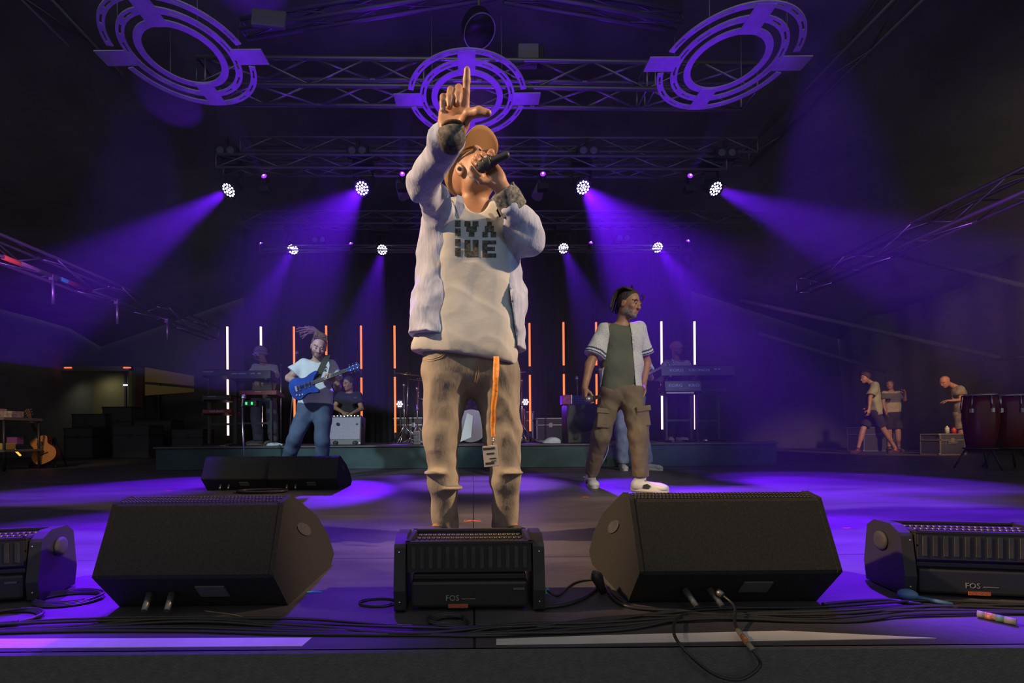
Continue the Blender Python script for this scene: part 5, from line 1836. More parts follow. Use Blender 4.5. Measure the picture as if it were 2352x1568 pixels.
def guitar(name, label, cat, c, neck_dir, face, body_m, neck_m, sc=1.0, kind='electric', neck_len=.62, peghead_m=None, pegs=6, top_m=None):
    """c = bridge area; local x along the neck, y across, z out of the face"""
    root = empty(name, c, 0, label, cat)
    x = V(neck_dir).normalized(); z = V(face); z = (z - x * z.dot(x)).normalized(); y = z.cross(x)
    M = Matrix((x, y, z)).transposed()
    T_ = lambda p: M @ (V(p) * sc)
    if kind == 'acoustic':
        prof = [(-.24, 0), (-.235, .08), (-.20, .15), (-.13, .19), (-.05, .195), (.02, .165), (.075, .128), (.12, .120), (.17, .135), (.22, .142), (.26, .115), (.275, .05), (.275, 0)]
        th = .10; nl = .42; n0 = .27
    elif kind == 'bass':
        prof = [(-.20, 0), (-.19, .09), (-.12, .15), (-.03, .14), (.06, .11), (.14, .13), (.24, .15), (.26, .12), (.18, .06), (.15, .03), (.15, 0)]
        th = .04; nl = .72; n0 = .14
    else:
        prof = [(-.19, 0), (-.185, .08), (-.14, .145), (-.06, .155), (.02, .12), (.08, .115), (.15, .14), (.235, .150), (.245, .125), (.19, .075), (.165, .03), (.165, 0)]
        th = .045; nl = neck_len - .1; n0 = .15
    lower = [(a * (1.0 if kind == 'acoustic' else .94), -b_ * (1.0 if kind == 'acoustic' else .95)) for a, b_ in prof[1:-1]]
    if kind != 'acoustic': lower = [(a if a < .2 else a - .03, b_) for a, b_ in lower]
    outline = [(a, b_) for a, b_ in prof] + list(reversed(lower))
    sm = curve_pts([(a, b_, 0) for a, b_ in outline], 4, closed=True)
    poly = [(p.x * sc, p.y * sc) for p in sm]
    area = sum(poly[i][0] * poly[(i + 1) % len(poly)][1] - poly[(i + 1) % len(poly)][0] * poly[i][1] for i in range(len(poly)))
    if area < 0: poly.reverse()
    b = MB(); b.prism(poly, th * sc, (0, 0, 0), M, True)
    bd = b.build('body', body_m, root); bd.modifiers.new('b', 'BEVEL').width = .008 * sc
    if top_m:
        b = MB(); b.prism([(p[0] * .985, p[1] * .985) for p in poly], .004 * sc, T_((0, 0, th / 2 + .001)), M, True); b.build('soundboard', top_m, bd)
    zt = th / 2
    b = MB(); b.box(T_((n0 + nl / 2 - .02, 0, zt)), (nl * sc, .046 * sc, .022 * sc), M); nk = b.build('neck', neck_m, root)
    b = MB()
    for i in range(18):
        xx = n0 + nl - .02 - nl * (1 - 2 ** (-i / 12)) * 1.35
        if xx < n0 - .02: break
        b.box(T_((xx, 0, zt + .0125)), (.0022 * sc, .045 * sc, .002 * sc), M)
    b.build('frets', CHROME, nk)
    b = MB(); hx = n0 + nl - .02
    b.prism([(0, -.02 * sc), (.04 * sc, -.035 * sc), (.17 * sc, -.042 * sc), (.19 * sc, 0), (.17 * sc, .042 * sc), (.04 * sc, .035 * sc), (0, .02 * sc)], .014 * sc, T_((hx, 0, zt)), M)
    b.build('headstock', peghead_m or body_m, root)
    b = MB()
    for i in range(pegs):
        sg = 1 if i % 2 else -1
        xx = hx + .05 + (i // 2) * (.1 / max(1, pegs // 2 - 1))
        b.cyl(T_((xx, sg * .022, zt + .005)), T_((xx, sg * .022, zt + .018)), .006 * sc, seg=8)
        b.ball(T_((xx, sg * .055, zt)), .010 * sc, 8, 6)
    b.build('tuning_pegs', CHROME, root)
    b = MB()
    for i in range(4 if pegs == 4 else 6):
        yy = -.018 + .036 * i / (3 if pegs == 4 else 5)
        b.cyl(T_((-.08, yy, zt + .012)), T_((hx, yy * .8, zt + .016)), .0007 * sc + .0004, seg=4)
    b.build('strings', CHROME, root)
    if kind == 'acoustic':
        b = MB(); b.lathe([(.05 * sc, 0), (.05 * sc, .001), (.0001, .001)], T_((.135, 0, zt + .0035)), M, 24); b.build('sound_hole', BLACK, bd)
        b = MB(); b.box(T_((-.07, 0, zt + .006)), (.022 * sc, .15 * sc, .008 * sc), M); b.build('bridge', mat('dark_rosewood', (.06, .03, .02), .5), bd)
    else:
        b = MB(); b.box(T_((-.09, 0, zt + .006)), (.03 * sc, .085 * sc, .014 * sc), M, .003); b.build('bridge', CHROME, bd)
        b = MB()
        for xx in (-.04, .04, .10):
            b.box(T_((xx, 0, zt + .006)), (.028 * sc, .085 * sc, .010 * sc), M, .003)
        b.build('pickups', BLACK2, bd)
        b = MB()
        for (xx, yy) in ((-.10, -.085), (-.06, -.10), (-.02, -.105)):
            b.cyl(T_((xx, yy, zt)), T_((xx, yy, zt + .018)), .012 * sc, seg=12)
        b.build('knobs', CHROME, bd)
    return root


BLUEG = mat('blue_gloss_lacquer', (0.02, 0.09, 0.45), 0.15, col2=(.01, .03, .22), nscale=6)
ROSE = mat('dark_fretboard', (0.08, 0.075, 0.07), 0.5)
gpos = W(697, 889, 4.50)
ndir = W(812, 846, 4.44) - gpos
guitar('electric_guitar', 'blue electric guitar with dark fretboard held by the guitarist', 'guitar', gpos, ndir, (-.1, -1, .15), BLUEG, ROSE, .74)
b = MB()
stp = curve_pts([W(728, 872, 4.50), W(736, 850, 4.58), W(748, 825, 4.66), W(752, 815, 4.76)], 6)
vs = []
for p in stp: vs += [p + V((-.032, 0, 0)), p + V((.032, 0, 0)), p + V((.032, .006, 0)), p + V((-.032, .006, 0))]
b.add(vs, [(i * 4 + k, i * 4 + (k + 1) % 4, i * 4 + 4 + (k + 1) % 4, i * 4 + 4 + k) for i in range(len(stp) - 1) for k in range(4)])
tag(b.build('guitar_strap', mat('olive_black_strap', (.05, .05, .035), .7)), 'dark wide guitar strap over the guitarist shoulder', 'strap')


def build_keys_left():
    z = 7.55
    J = dict(shR=W(588, 843, z), shL=W(628, 843, z + .12), elR=W(575, 872, z - .2), wrR=W(592, 876, z - .42),
             elL=W(634, 876, z - .05), wrL=W(612, 880, z - .36), hipR=W(592, 908, z), hipL=W(620, 908, z + .05),
             knR=W(588, 955, z), knL=W(625, 955, z), anR=W(594, 1008, z), anL=W(628, 1006, z + .1), head=W(596, 812, z - .05))
    J['anR'].z = .433; J['anL'].z = .433
    J['toeR'] = V((-1, -.35, 0)).normalized(); J['toeL'] = V((-.3, -1, 0)).normalized()
    c = person('man in white t-shirt and backward cap standing behind the left keyboards', J, .96, .009, SK_FAIR, (-.5, -1, 0), V((-1, -.35, .0)), hands=dict(R=dict(n=V((0, 0, -1)), y=V((.3, -1, -.2))), L=dict(n=V((0, 0, -1)), y=V((-.4, -1, -.2)))), beard=True)
    tee(c, TEE2, sleeve=.6, rs=(.064, .085), body=(.115, .12, .13), hem=0, h=.011, seed=4.)
    trousers(c, DENIM_W, r=(.105, .09, .085), seat=.115, hem=.02, h=.014, wr=.008, wsc=20, seed=3.)
    for q in ('L', 'R'): shoe('sneaker', J['an' + q], J['toe' + q], 1.0, mat('grey_sneaker', (.3, .28, .25), .7), WSHOE, c['root'])
    cap(c, mat('pale_blue_cap', (.35, .30, .42), .8), 'cap', back=True, tilt=.03, brim=.07)


def build_keys_right():
    z = 8.0
    J = dict(shR=W(1530, 834, z), shL=W(1578, 834, z), elR=W(1518, 872, z - .1), wrR=W(1532, 896, z - .42),
             elL=W(1588, 872, z - .1), wrL=W(1565, 868, z - .40), hipR=W(1540, 908, z), hipL=W(1568, 908, z),
             knR=W(1540, 955, z), knL=W(1568, 955, z), anR=W(1540, 1000, z), anL=W(1561, 1000, z), head=W(1554, 801, z - .05))
    J['anR'].z = .433; J['anL'].z = .433
    J['toeR'] = V((-.3, -1, 0)).normalized(); J['toeL'] = V((.3, -1, 0)).normalized()
    c = person('man in pale t-shirt and pink cap standing behind the right keyboards', J, .97, .009, SK_BROWN, (0, -1, 0), V((.55, -.85, -.08)), hands=dict(R=dict(n=V((0, 0, -1)), y=V((.2, -1, -.1))), L=dict(n=V((0, 0, -1)), y=V((-.2, -1, -.1)))), beard=True)
    tee(c, mat('pale_lilac_tee', (.55, .52, .60), .9), sleeve=.6, rs=(.064, .085), body=(.115, .12, .13), hem=0, h=.011, seed=4.)
    trousers(c, BLK_T, r=(.10, .085, .08), seat=.115, hem=.02, h=.014, wr=.008, wsc=20, seed=3.)
    for q in ('L', 'R'): shoe('sneaker', J['an' + q], J['toe' + q], 1.0, WSHOE, WSHOE, c['root'])
    cap(c, mat('dusty_pink_cap', (.50, .22, .20), .8), 'cap', brim=.08, tilt=.01)


def build_bassist():
    z = 6.05
    J = dict(shR=W(1418, 822, z), shL=W(1476, 822, z), elR=W(1405, 868, z), wrR=W(1425, 890, z - .2),
             elL=W(1494, 868, z - .05), wrL=W(1492, 858, z - .30), hipR=W(1432, 920, z), hipL=W(1462, 920, z),
             knR=W(1428, 985, z - .05), knL=W(1474, 985, z - .05), anR=W(1430, 1066, z), anL=W(1486, 1068, z - .05), head=W(1446, 786, z))
    J['anR'].z = .09; J['anL'].z = .09
    J['toeR'] = V((-.15, -1, 0)).normalized(); J['toeL'] = V((.7, -.7, 0)).normalized()
    c = person('bass player in jeans and light sneakers mostly hidden behind the walking man', J, .98, .013, SK_FAIR, (0, -1, 0), None, hands=dict(R=dict(n=V((0, 1, 0))), L=dict(y=V((.0, -.6, .8)), n=V((-.8, -.5, 0)), curl=[(.9, .9, .5)] * 4)))
    tee(c, TEE2, sleeve=.7, rs=(.08, .095), body=(.125, .13, .14), hem=0, h=.013, seed=4.)
    trousers(c, DENIM_W, r=(.105, .09, .08), seat=.115, hem=.0, h=.012, wr=.008, wsc=22, seed=3.)
    for q in ('L', 'R'): shoe('sneaker', J['an' + q], J['toe' + q], 1.05, mat('grey_white_sneaker', (.5, .48, .44), .6), WSHOE, c['root'])
    hair_cap(c, HAIR_D, 'hair')
    gp_ = W(1440, 884, 5.68); nd = W(1530, 838, 5.62) - gp_
    guitar('bass_guitar', 'dark bass guitar mostly hidden behind the walking man', 'guitar', gp_, nd, (-.1, -1, .1), mat('black_gloss', (.02, .02, .022), .2), ROSE, .62, 'bass', pegs=4)


def build_amp_man():
    z = 7.35
    J = dict(shR=W(783, 908, z), shL=W(822, 908, z), elR=W(768, 935, z - .05), wrR=W(785, 945, z - .25),
             elL=W(830, 938, z - .05), wrL=W(808, 950, z - .28), hipR=W(790, 972, z + .05), hipL=W(814, 972, z + .05),
             knR=W(780, 975, z - .38), knL=W(822, 975, z - .38), anR=W(778, 1010, z - .33), anL=W(822, 1010, z - .33), head=W(800, 881, z - .06))
    J['anR'].z = .433; J['anL'].z = .433
    c = person('man in black polo shirt sitting behind the purple-lit guitar amplifier', J, .90, .009, SK_TAN, (-.2, -1, 0), V((-.55, -.8, -.25)), hands=dict(R=dict(n=V((0, .2, -1))), L=dict(n=V((0, .2, -1)))))
    tee(c, BLK_T, 'polo_shirt', sleeve=.6, rs=(.08, .09), body=(.13, .13, .135), hem=0, h=.014)
    trousers(c, BLK_T, r=(.095, .08, .07), h=.014, hem=.0)
    for q in ('L', 'R'): shoe('shoe', J['an' + q], V((0, -1, 0)), 1.0, BLACK, BLACK, c['root'])
    hair_cap(c, HAIR_D, 'hair', th=.012)
    b = MB(); b.box(W(816, 913, z - .14), (.045, .004, .012)); b.build('chest_logo', GREYLAB, c['root'])
    st_ = empty('stool', (c['hip'].x, c['hip'].y + .02, RIS_H), 0, 'round black stool under the man in the polo shirt', 'stool')
    hz_ = c['hip'].z - .10 - RIS_H
    b = MB(); b.lathe([(.0001, hz_ - .05), (.17, hz_ - .05), (.18, hz_ - .02), (.17, hz_), (.0001, hz_)], (0, 0, 0)); b.build('seat', BLACK2, st_)
    b = MB()
    b.cyl((0, 0, .02), (0, 0, hz_ - .04), .02)
    b.build('pole', CHROME, st_)
    for k in range(3):
        a = 2 * math.pi * k / 3; b = MB(); b.cyl((0, 0, .12), (math.cos(a) * .2, math.sin(a) * .2, .01), .01); b.build('leg', CHROME, st_)


build_keys_left(); build_keys_right(); build_bassist(); build_amp_man()




def build_crew():
    z = 10.3
    # A: striding to the left
    J = dict(shR=W(1998, 884, z + .12), shL=W(2010, 884, z - .15), elR=W(1994, 912, z + .12), wrR=W(1990, 935, z + .1), elL=W(1998, 914, z - .2), wrL=W(1996, 940, z - .22),
             hipR=W(2006, 950, z + .1), hipL=W(2010, 950, z - .08), knR=W(1982, 985, z + .1), knL=W(2028, 984, z - .1), anR=W(1970, 1030, z + .1), anL=W(2058, 1030, z - .1), head=W(1986, 868, z))
    J['anR'].z = .09; J['anL'].z = .09
    td = V((-1, -.1, 0)).normalized(); J['toeR'] = td; J['toeL'] = td
    SH_G = mat('green_grey_loose_shirt', (.30, .30, .20), .9, noise=.2, nscale=5)
    c = person('dark-haired man in loose grey-green shirt and black shorts striding to the left', J, .98, .018, SK_TAN, (-1, 0, 0), V((-1, -.15, -.25)), hands=dict(R=dict(n=V((0, -1, 0))), L=dict(n=V((0, 1, 0)))))
    tee(c, SH_G, 'loose_shirt', sleeve=.8, rs=(.08, .10), body=(.12, .15, .18), hem=.02, h=.018, wr=.012, wsc=16)
    shorts(c, BLK_T)
    hair_cap(c, HAIR_D, 'hair', th=.02)
    for q in ('L', 'R'): shoe('shoe', J['an' + q], td, 1.0, mat('dark_red_shoe', (.10, .03, .03), .6), BLACK, c['root'])
    # B: behind
    z = 11.2
    J = dict(shR=W(2030, 903, z), shL=W(2066, 903, z), elR=W(2028, 925, z), wrR=W(2034, 945, z - .1), elL=W(2078, 918, z), wrL=W(2078, 902, z - .15),
             hipR=W(2040, 955, z), hipL=W(2060, 955, z), knR=W(2042, 990, z), knL=W(2062, 990, z), anR=W(2042, 1025, z), anL=W(2064, 1025, z), head=W(2043, 884, z))
    J['anR'].z = .09; J['anL'].z = .09
    c = person('man in white and grey t-shirt and dark shorts half hidden behind the striding man', J, .98, .02, SK_TAN, (-.2, -1, 0), V((-.6, -.8, 0)), hands=dict(R=dict(n=V((1, 0, 0))), L=dict(n=V((-1, 0, 0)))))
    GT = mat('white_shirt_stagehand', (.42, .36, .27), .9); GB = mat('grey_chest_band', (.12, .11, .11), .9)
    zz = W(0, 915, z).z, W(0, 932, z).z
    tee(c, [GT, GB], sleeve=.6, body=(.13, .13, .14), h=.018, matfn=lambda C: ((C[:, 2] < zz[0] - .05) & (C[:, 2] > zz[1] - .10)).astype(int))
    shorts(c, BLK_T); hair_cap(c, HAIR_D, 'hair')
    for q in ('L', 'R'): shoe('shoe', J['an' + q], V((-.3, -1, 0)), 1.0, BLACK, BLACK, c['root'])
    # C: bent over the table
    z = 9.6
    J = dict(shR=W(2190, 892, z + .12), shL=W(2204, 892, z - .12), elR=W(2196, 918, z + .1), wrR=W(2176, 920, z + .1), elL=W(2208, 918, z - .15), wrL=W(2182, 920, z - .15),
             hipR=W(2204, 955, z + .1), hipL=W(2206, 955, z - .1), knR=W(2196, 990, z + .1), knL=W(2208, 990, z - .1), anR=W(2200, 1030, z + .1), anL=W(2212, 1032, z - .1), head=W(2170, 877, z))
    J['anR'].z = .09; J['anL'].z = .09
    c = person('bald man in patterned shirt and shorts bending over his work at the right', J, .98, .02, mat('reddish_skin', (.5, .22, .15), .6), (-1, 0, 0), V((-.9, -.1, -.6)), hands=dict(R=dict(n=V((0, 0, -1))), L=dict(n=V((0, 0, -1)))))
    CAMO = mat('patterned_shirt_stagehand', (.16, .13, .10), .9, col2=(.34, .28, .22), nscale=14)
    tee(c, CAMO, 'patterned_shirt', sleeve=.6, body=(.13, .14, .15), h=.018); shorts(c, CAMO)
    for q in ('L', 'R'): shoe('shoe', J['an' + q], V((-1, -.2, 0)), 1.0, BLACK, BLACK, c['root'])


build_crew()

# ================================================================ BACKLINE
SYN = mat('dark_keyboard_case', (0.035, 0.04, 0.045), 0.45)
SYNR = mat('red_keyboard_case', (0.22, 0.02, 0.03), 0.4)
KEYW = mat('white_keys', (0.75, 0.75, 0.72), 0.3)
PALE = mat('pale_blue_print', (0.35, 0.45, 0.60), 0.5)
PURP_L = mat('lilac_lit_paint', (0.45, 0.40, 0.55), 0.6)


def keyboard(label, c, w_, rz=0.0, tilt=0.0, case=None, d=.32, th=.10, txt=(), group=None, tsize=.055, bars=()):
    """c = centre of the rear bottom edge (towards the audience)"""
    root = empty('keyboard', c, R(rz), label, 'keyboard', group)
    Mt = Matrix.Rotation(R(-tilt), 3, 'X')
    b = MB(); b.prism([(0, 0), (d, 0), (d, th * .45), (d * .55, th * .55), (d * .45, th), (.02, th), (0, th * .9)], w_, (0, 0, 0), Mt @ Matrix(((0, 0, 1), (1, 0, 0), (0, 1, 0))))
    body = b.build('case', case or SYN, root); body.modifiers.new('b', 'BEVEL').width = .004
    b = MB(); n = int(w_ / .0235)
    for i in range(n):
        b.box(Mt @ V((-w_ / 2 + .03 + i * (w_ - .06) / max(1, n - 1), d * .76, th * .58)), ((w_ - .06) / n * .9, d * .44, .016), Mt)
    b.build('white_keys', KEYW, root)
    b = MB()
    for i in range(n):
        if i % 7 in (2, 6): continue
        b.box(Mt @ V((-w_ / 2 + .03 + (i + .5) * (w_ - .06) / max(1, n - 1), d * .68, th * .70)), (.010, d * .26, .012), Mt)
    b.build('black_keys', BLACK2, root)
    for (t, x, sx) in txt:
        lettering('case_lettering', t, tsize, PALE, Mt @ V((x, -.002, th * .5)), Mt @ FACE_CAM, body, .0008, sx, .0012)
    for (x, wb) in bars:
        b = MB(); b.box(Mt @ V((x, -.002, th * .6)), (wb, .002, th * .12), Mt); b.build('pale_marking', PALE, body)
    b = MB()
    for i in range(6):
        b.cyl(Mt @ V((-w_ * .3 + i * .05, d * .25, th)), Mt @ V((-w_ * .3 + i * .05, d * .25, th + .014)), .008, seg=8)
    b.build('control_knobs', BLACK2, root)
    return root


def kstand(label, c, w_, tiers, z0):
    root = empty('keyboard_stand', c, 0, label, 'keyboard stand')
    for sx in (-1, 1):
        b = MB()
        b.box((sx * w_ / 2, .16, tiers[-1] / 2), (.035, .05, tiers[-1])); b.build('post', BLACK2, root)
        b = MB(); b.box((sx * w_ / 2, .16, .015), (.04, .52, .03)); b.build('foot', BLACK2, root)
        for t in tiers:
            b = MB(); b.box((sx * w_ / 2, .14, t - .012), (.03, .34, .02)); b.build('arm', BLACK2, root)
    b = MB(); b.box((0, .16, .35), (w_, .03, .03)); b.build('crossbar', BLACK2, root)
    return root


def at_h(px, py, d):
    p = W(px, py, d); return p


p = W(571, 869, 6.95); H1 = p.z - RIS_H
kstand('black two-tier stand under the left keyboards', (p.x, p.y, RIS_H), .55, [.78, H1], RIS_H)
keyboard('upper dark keyboard in front of the left keyboard player, mic above', p, .66, 0, 6, SYN, bars=((-.22, .09), (-.10, .12), (.06, .07), (.16, .05)), th=.13)
keyboard('lower red keyboard in front of the left keyboard player', (p.x + .14, p.y, RIS_H + .78), .56, 0, 4, SYNR, th=.075, bars=((0, .1),))
p = W(497, 862, 7.3)
kstand('black stand under the three dim keyboards at the far left of the riser', (p.x, p.y, RIS_H), .42, [.52, .74, p.z - RIS_H], RIS_H)
keyboard('top dim keyboard of the far left rack', p, .50, 0, 4, SYN, th=.10, bars=((-.13, .16),), group='dim rack keyboards at the far left')
keyboard('middle dim keyboard of the far left rack', (p.x, p.y, RIS_H + .74), .46, 0, 4, SYN, th=.08, bars=((-.08, .14),), group='dim rack keyboards at the far left')
keyboard('bottom reddish keyboard of the far left rack', (p.x, p.y, RIS_H + .52), .46, 0, 4, SYNR, th=.07, txt=(('nord electro', 0, 1.1),), tsize=.04, group='dim rack keyboards at the far left')
b = MB(); q = W(565, 926, 6.9)
for dx in (0, .085): b.box(q + V((dx, 0, 0)), (.03, .01, .045))
GRN = glow('green_indicator', (.05, .9, .25), 1.3)
u = empty('effects_unit', q, 0, 'small black unit with two green lights under the left keyboards', 'effects unit')
b2 = MB(); b2.box((.04, .06, 0), (.22, .10, .09), bev=.005); b2.build('case', BLACK2, u)
for dx in (0, .085):
    b = MB(); b.box((dx, .008, 0), (.028, .006, .042)); b.build('green_light', GRN, u)

# right keyboards
p = W(1604, 862, 7.2)
kstand('black two-tier stand under the right keyboards', (p.x - .25, p.y, RIS_H), .40, [.88 + 0, p.z - RIS_H], RIS_H)
keyboard('upper dark keyboard of the right player, pale maker lettering on its back', p, 1.16, 0, 8, SYN, th=.17, txt=(('KORG', -.34, 1.25), ('KRONOS', .02, 1.3)), tsize=.062, bars=((.28, .04), (.34, .03)))
p2 = W(1570, 898, 7.1)
keyboard('lower dark keyboard of the right player, pale lettering above its white keys', p2, .56, 0, 8, SYN, th=.18, txt=(('KORG', -.12, 1.2), ('KRO', .17, 1.3)), tsize=.066)
b = MB(); q = W(1563, 902, 7.06); n = 18
for i in range(n): b.box(q + V(((i - n / 2) * .0235, 0, 0)), (.021, .04, .02))
o = b.build('key_row', KEYW, None)
tag(o, 'bright row of white keys below the lower right keyboard', 'keys')
p3 = W(1636, 900, 7.5)
kstand('low black stand right of the right keyboard player', (p3.x, p3.y, RIS_H), .36, [p3.z - RIS_H], RIS_H)
keyboard('small third keyboard at the right with glinting keys', p3, .46, 0, -8, SYN, th=.07)


def mic_stand(label, base, top, boom=None, micm=None, tip=None):
    base = V(base); top = V(top)
    root = empty('microphone_stand', base, 0, label, 'microphone stand')
    b = MB(); b.lathe([(.13, 0), (.13, .012), (.03, .03), (.0001, .03)], (0, 0, 0), None, 20); b.build('base', BLACK2, root)
    b = MB(); b.cyl((0, 0, .02), top - base, .012, seg=8); b.build('pole', CHROME, root)
    e = top
    if boom is not None:
        b = MB(); b.cyl(top - base, V(boom) - base, .008, seg=8); b.ball(top - base, .022, 8, 6); b.build('boom', BLACK2, root); e = V(boom)
    d = (V(tip) - e).normalized() if tip is not None else V((0, .3, .95)).normalized()
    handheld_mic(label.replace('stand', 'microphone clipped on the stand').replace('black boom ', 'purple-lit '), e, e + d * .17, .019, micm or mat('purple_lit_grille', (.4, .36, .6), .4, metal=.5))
    return root


bs_ = W(645, 1016, 7.3); bs_.z = RIS_H
mic_stand('black boom stand right of the left keyboard player', bs_, W(645, 838, 7.2), W(569, 827, 7.0), None, W(580, 818, 7.05))
bs_ = G(562, 1090); mic_stand('thin chrome stand rising behind the middle monitors', (bs_.x, bs_.y, 0), W(556, 935, bs_.y))
bs_ = W(662, 1014, 7.4); bs_.z = RIS_H
mic_stand('tall black stand behind the guitarist shoulder', bs_, W(680, 828, 7.35))
bs_ = W(1328, 1010, 7.5); bs_.z = RIS_H
mic_stand('short stand behind the bass cabinet', bs_, W(1326, 886, 7.5))


def amp(label, c, w_, d, h_, grm, tilt=0.0, knobs=True, kind='amplifier', lab2=None):
    root = empty('amplifier', c, 0, label, kind)
    M = Matrix.Rotation(R(-tilt), 3, 'X')
    b = MB(); b.box(M @ V((0, d / 2, h_ / 2)), (w_, d, h_), M, .012); b.build('cabinet', BLACK2, root)
    b = MB(); b.box(M @ V((0, -.004, h_ * .56)), (w_ * .93, .012, h_ * .74), M, .004); b.build('grille_cloth', grm, root)
    b = MB(); b.box(M @ V((0, -.004, h_ * .97)), (w_ * .93, .01, h_ * .05), M); pn = b.build('control_panel', BLACK, root)
    b = MB()
    for i in range(9): b.cyl(M @ V((-w_ * .4 + i * w_ * .1, -.01, h_ * .97)), M @ V((-w_ * .4 + i * w_ * .1, -.024, h_ * .97)), .008, seg=8)
    b.build('knobs', CHROME, pn)
    for sg in (-1, 1):
        b = MB(); b.box(M @ V((sg * w_ * .47, -.008, .03)), (.022, .012, .022), M); b.build('corner', ALUD, root)
    return root


q = W(789, 1016, 6.85); q.z = RIS_H
amp('guitar amplifier with purple-lit grille cloth, tilted back behind the guitarist', q, .52, .26, .46, mat('silver_grille_cloth', (.38, .36, .42), .8, noise=.15, nscale=90), 10)
q = W(1342, 1014, 7.0); q.z = RIS_H
cab = empty('bass_cabinet', q, 0, 'big black bass cabinet with one large cone behind the walking man', 'speaker cabinet')
b = MB(); b.box((0, .22, .30), (.52, .44, .60), bev=.012); b.build('cabinet', BLACK2, cab)
b = MB(); b.lathe([(.20, 0), (.205, -.014), (.19, -.018), (.17, .004), (.06, .05), (.0001, .05)], (.0, -.002, .35), Matrix.Rotation(R(-90), 3, 'X') @ Matrix.Rotation(R(180), 3, 'X'), 36); b.build('speaker_cone', mat('dark_cone', (.035, .035, .05), .5), cab)
b = MB()
for sx in (-.13, .13): b.lathe([(.05, 0), (.05, -.008), (.042, -.008), (.04, .01), (.0001, .01)], (sx, -.002, .09), Matrix.Rotation(R(90), 3, 'X'), 20)
b.build('bass_ports', BLACK, cab)
for sx in (-1, 1):
    b = MB(); b.cyl((sx * .252, -.004, .02), (sx * .252, -.004, .58), .012, seg=8); b.build('edge_rail', mat('dull_rail', (.14, .12, .14), .4, metal=.6), cab)
q = W(1330, 922, 6.95); top_ = RIS_H + .60
mx_ = empty('mixer', (q.x + .06, 7.10, top_), 0, 'small blue-lit mixer with rows of knobs on the bass cabinet', 'mixer')
b = MB(); b.prism([(0, 0), (.26, 0), (.26, .13), (.10, .15), (0, .05)], .36, (0, 0, 0), Matrix(((0, 0, 1), (1, 0, 0), (0, 1, 0)))); b.build('case', mat('blue_mixer_panel', (.10, .09, .35), .5), mx_)
b = MB()
for i in range(8):
    for j in range(3): b.ball((-.14 + i * .04, .02 + j * .035, .065 + j * .035), .008, 6, 4)
b.build('knobs', mat('white_knobs', (.7, .7, .8), .4), mx_)
hd_ = empty('amp_head', (q.x - .16, 7.06, top_), 0, 'magenta-lit amplifier head at the left end of the bass cabinet', 'amp head')
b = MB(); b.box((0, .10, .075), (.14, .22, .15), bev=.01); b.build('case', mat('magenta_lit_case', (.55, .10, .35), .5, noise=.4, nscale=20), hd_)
b = MB(); b.box((.065, -.012, .08), (.02, .01, .14)); b.build('handle', CHROME, hd_)

# flight cases behind
CASEM = mat('black_case_ply', (0.07, 0.07, 0.075), 0.6)
def flight_case(label, c, dims, rz=0, edge=None, plate=None, group=None):
    root = empty('flight_case', c, R(rz), label, 'flight case', group)
    w_, d, h_ = dims
    b = MB(); b.box((0, d / 2, h_ / 2 + .0), (w_ - .01, d - .01, h_ - .01)); b.build('panels', CASEM, root)
    e = edge or mat('case_edge_aluminium', (.35, .34, .36), .4, metal=.7)
    b = MB(); t = .022
    for sx in (-1, 1):
        for yy in (0, d): b.box((sx * (w_ / 2 - t / 2), yy, h_ / 2), (t, t * .6, h_))
    for zz in (t / 2, h_ * .7, h_ - t / 2):
        for yy in (0, d): b.box((0, yy, zz), (w_, t * .6, t))
        for sx in (-1, 1): b.box((sx * (w_ / 2), d / 2, zz), (t * .6, d, t))
    b.build('metal_edges', e, root)
    for sx in (-1, 1):
        for zz in (0, h_):
            b = MB(); b.ball((sx * w_ / 2, 0, zz + (.02 if zz == 0 else -.02)), .026, 8, 6); b.build('ball_corner', e, root)
    b = MB(); b.box((0, -.006, h_ * .7), (.07, .012, .09)); b.build('latch', e, root)
    if plate:
        b = MB(); b.box((0, -.008, h_ * plate), (w_ * .35, .006, h_ * .2)); b.build('label_plate', GREYLAB, root)
    return root


q = W(1265, 1012, 9.2); q.z = RIS_H
flight_case('low flight case with pale metal rim between singer and bass cabinet', q, (.58, .4, .48))
q = W(1197, 1012, 9.3); q.z = RIS_H
flight_case('flight case half hidden behind the right leg of the singer', q, (.50, .4, .62))
q = W(950, 1012, 9.4); q.z = RIS_H
flight_case('flight case behind the drum hardware left of the singer', q, (.80, .4, .52))

# white cloths, floor heater
WCL = mat('white_towel_cloth', (.62, .68, .68), .9, bump=.5, bscale=20)
def towel(label, c, w_, d, h_, seed):
    s = SDF((c[0] - w_, c[1] - d, c[2] - .02), (c[0] + w_, c[1] + d, c[2] + h_ * 2), .008)
    s.ell((c[0] + w_ * .05, c[1], c[2] + h_ * .2), (w_ * .45, d * .5, h_ * .7), None, .02)
    s.ell((c[0] - w_ * .15, c[1], c[2] + h_ * .1), (w_ * .42, d * .5, h_ * .45), None, .03)
    s.wrinkle(.008, 28, (.3, .2, 1), 1.5, seed); s.cut((0, 0, c[2] + .002), (0, 0, -1))
    return tag(s.mesh('towel', WCL), label, 'towel')
q = W(1268, 1018, 6.9); towel('crumpled white towel on the riser edge left of the bass cabinet', (q.x, 6.9, RIS_H), .27, .2, .11, 1.)
q = W(632, 1022, 6.85); towel('white towel lying on the riser edge left of the guitarist', (q.x, 6.85, RIS_H), .22, .2, .05, 3.)
q = W(957, 1020, 6.95)
fan = empty('floor_heater', (q.x, 6.95, RIS_H), 0, 'small pale perforated box standing before the drums', 'fan')
b = MB(); b.box((0, .06, .105), (.10, .10, .21), bev=.012); b.build('case', mat('pale_blue_case', (.42, .48, .55), .5), fan)
b = MB()
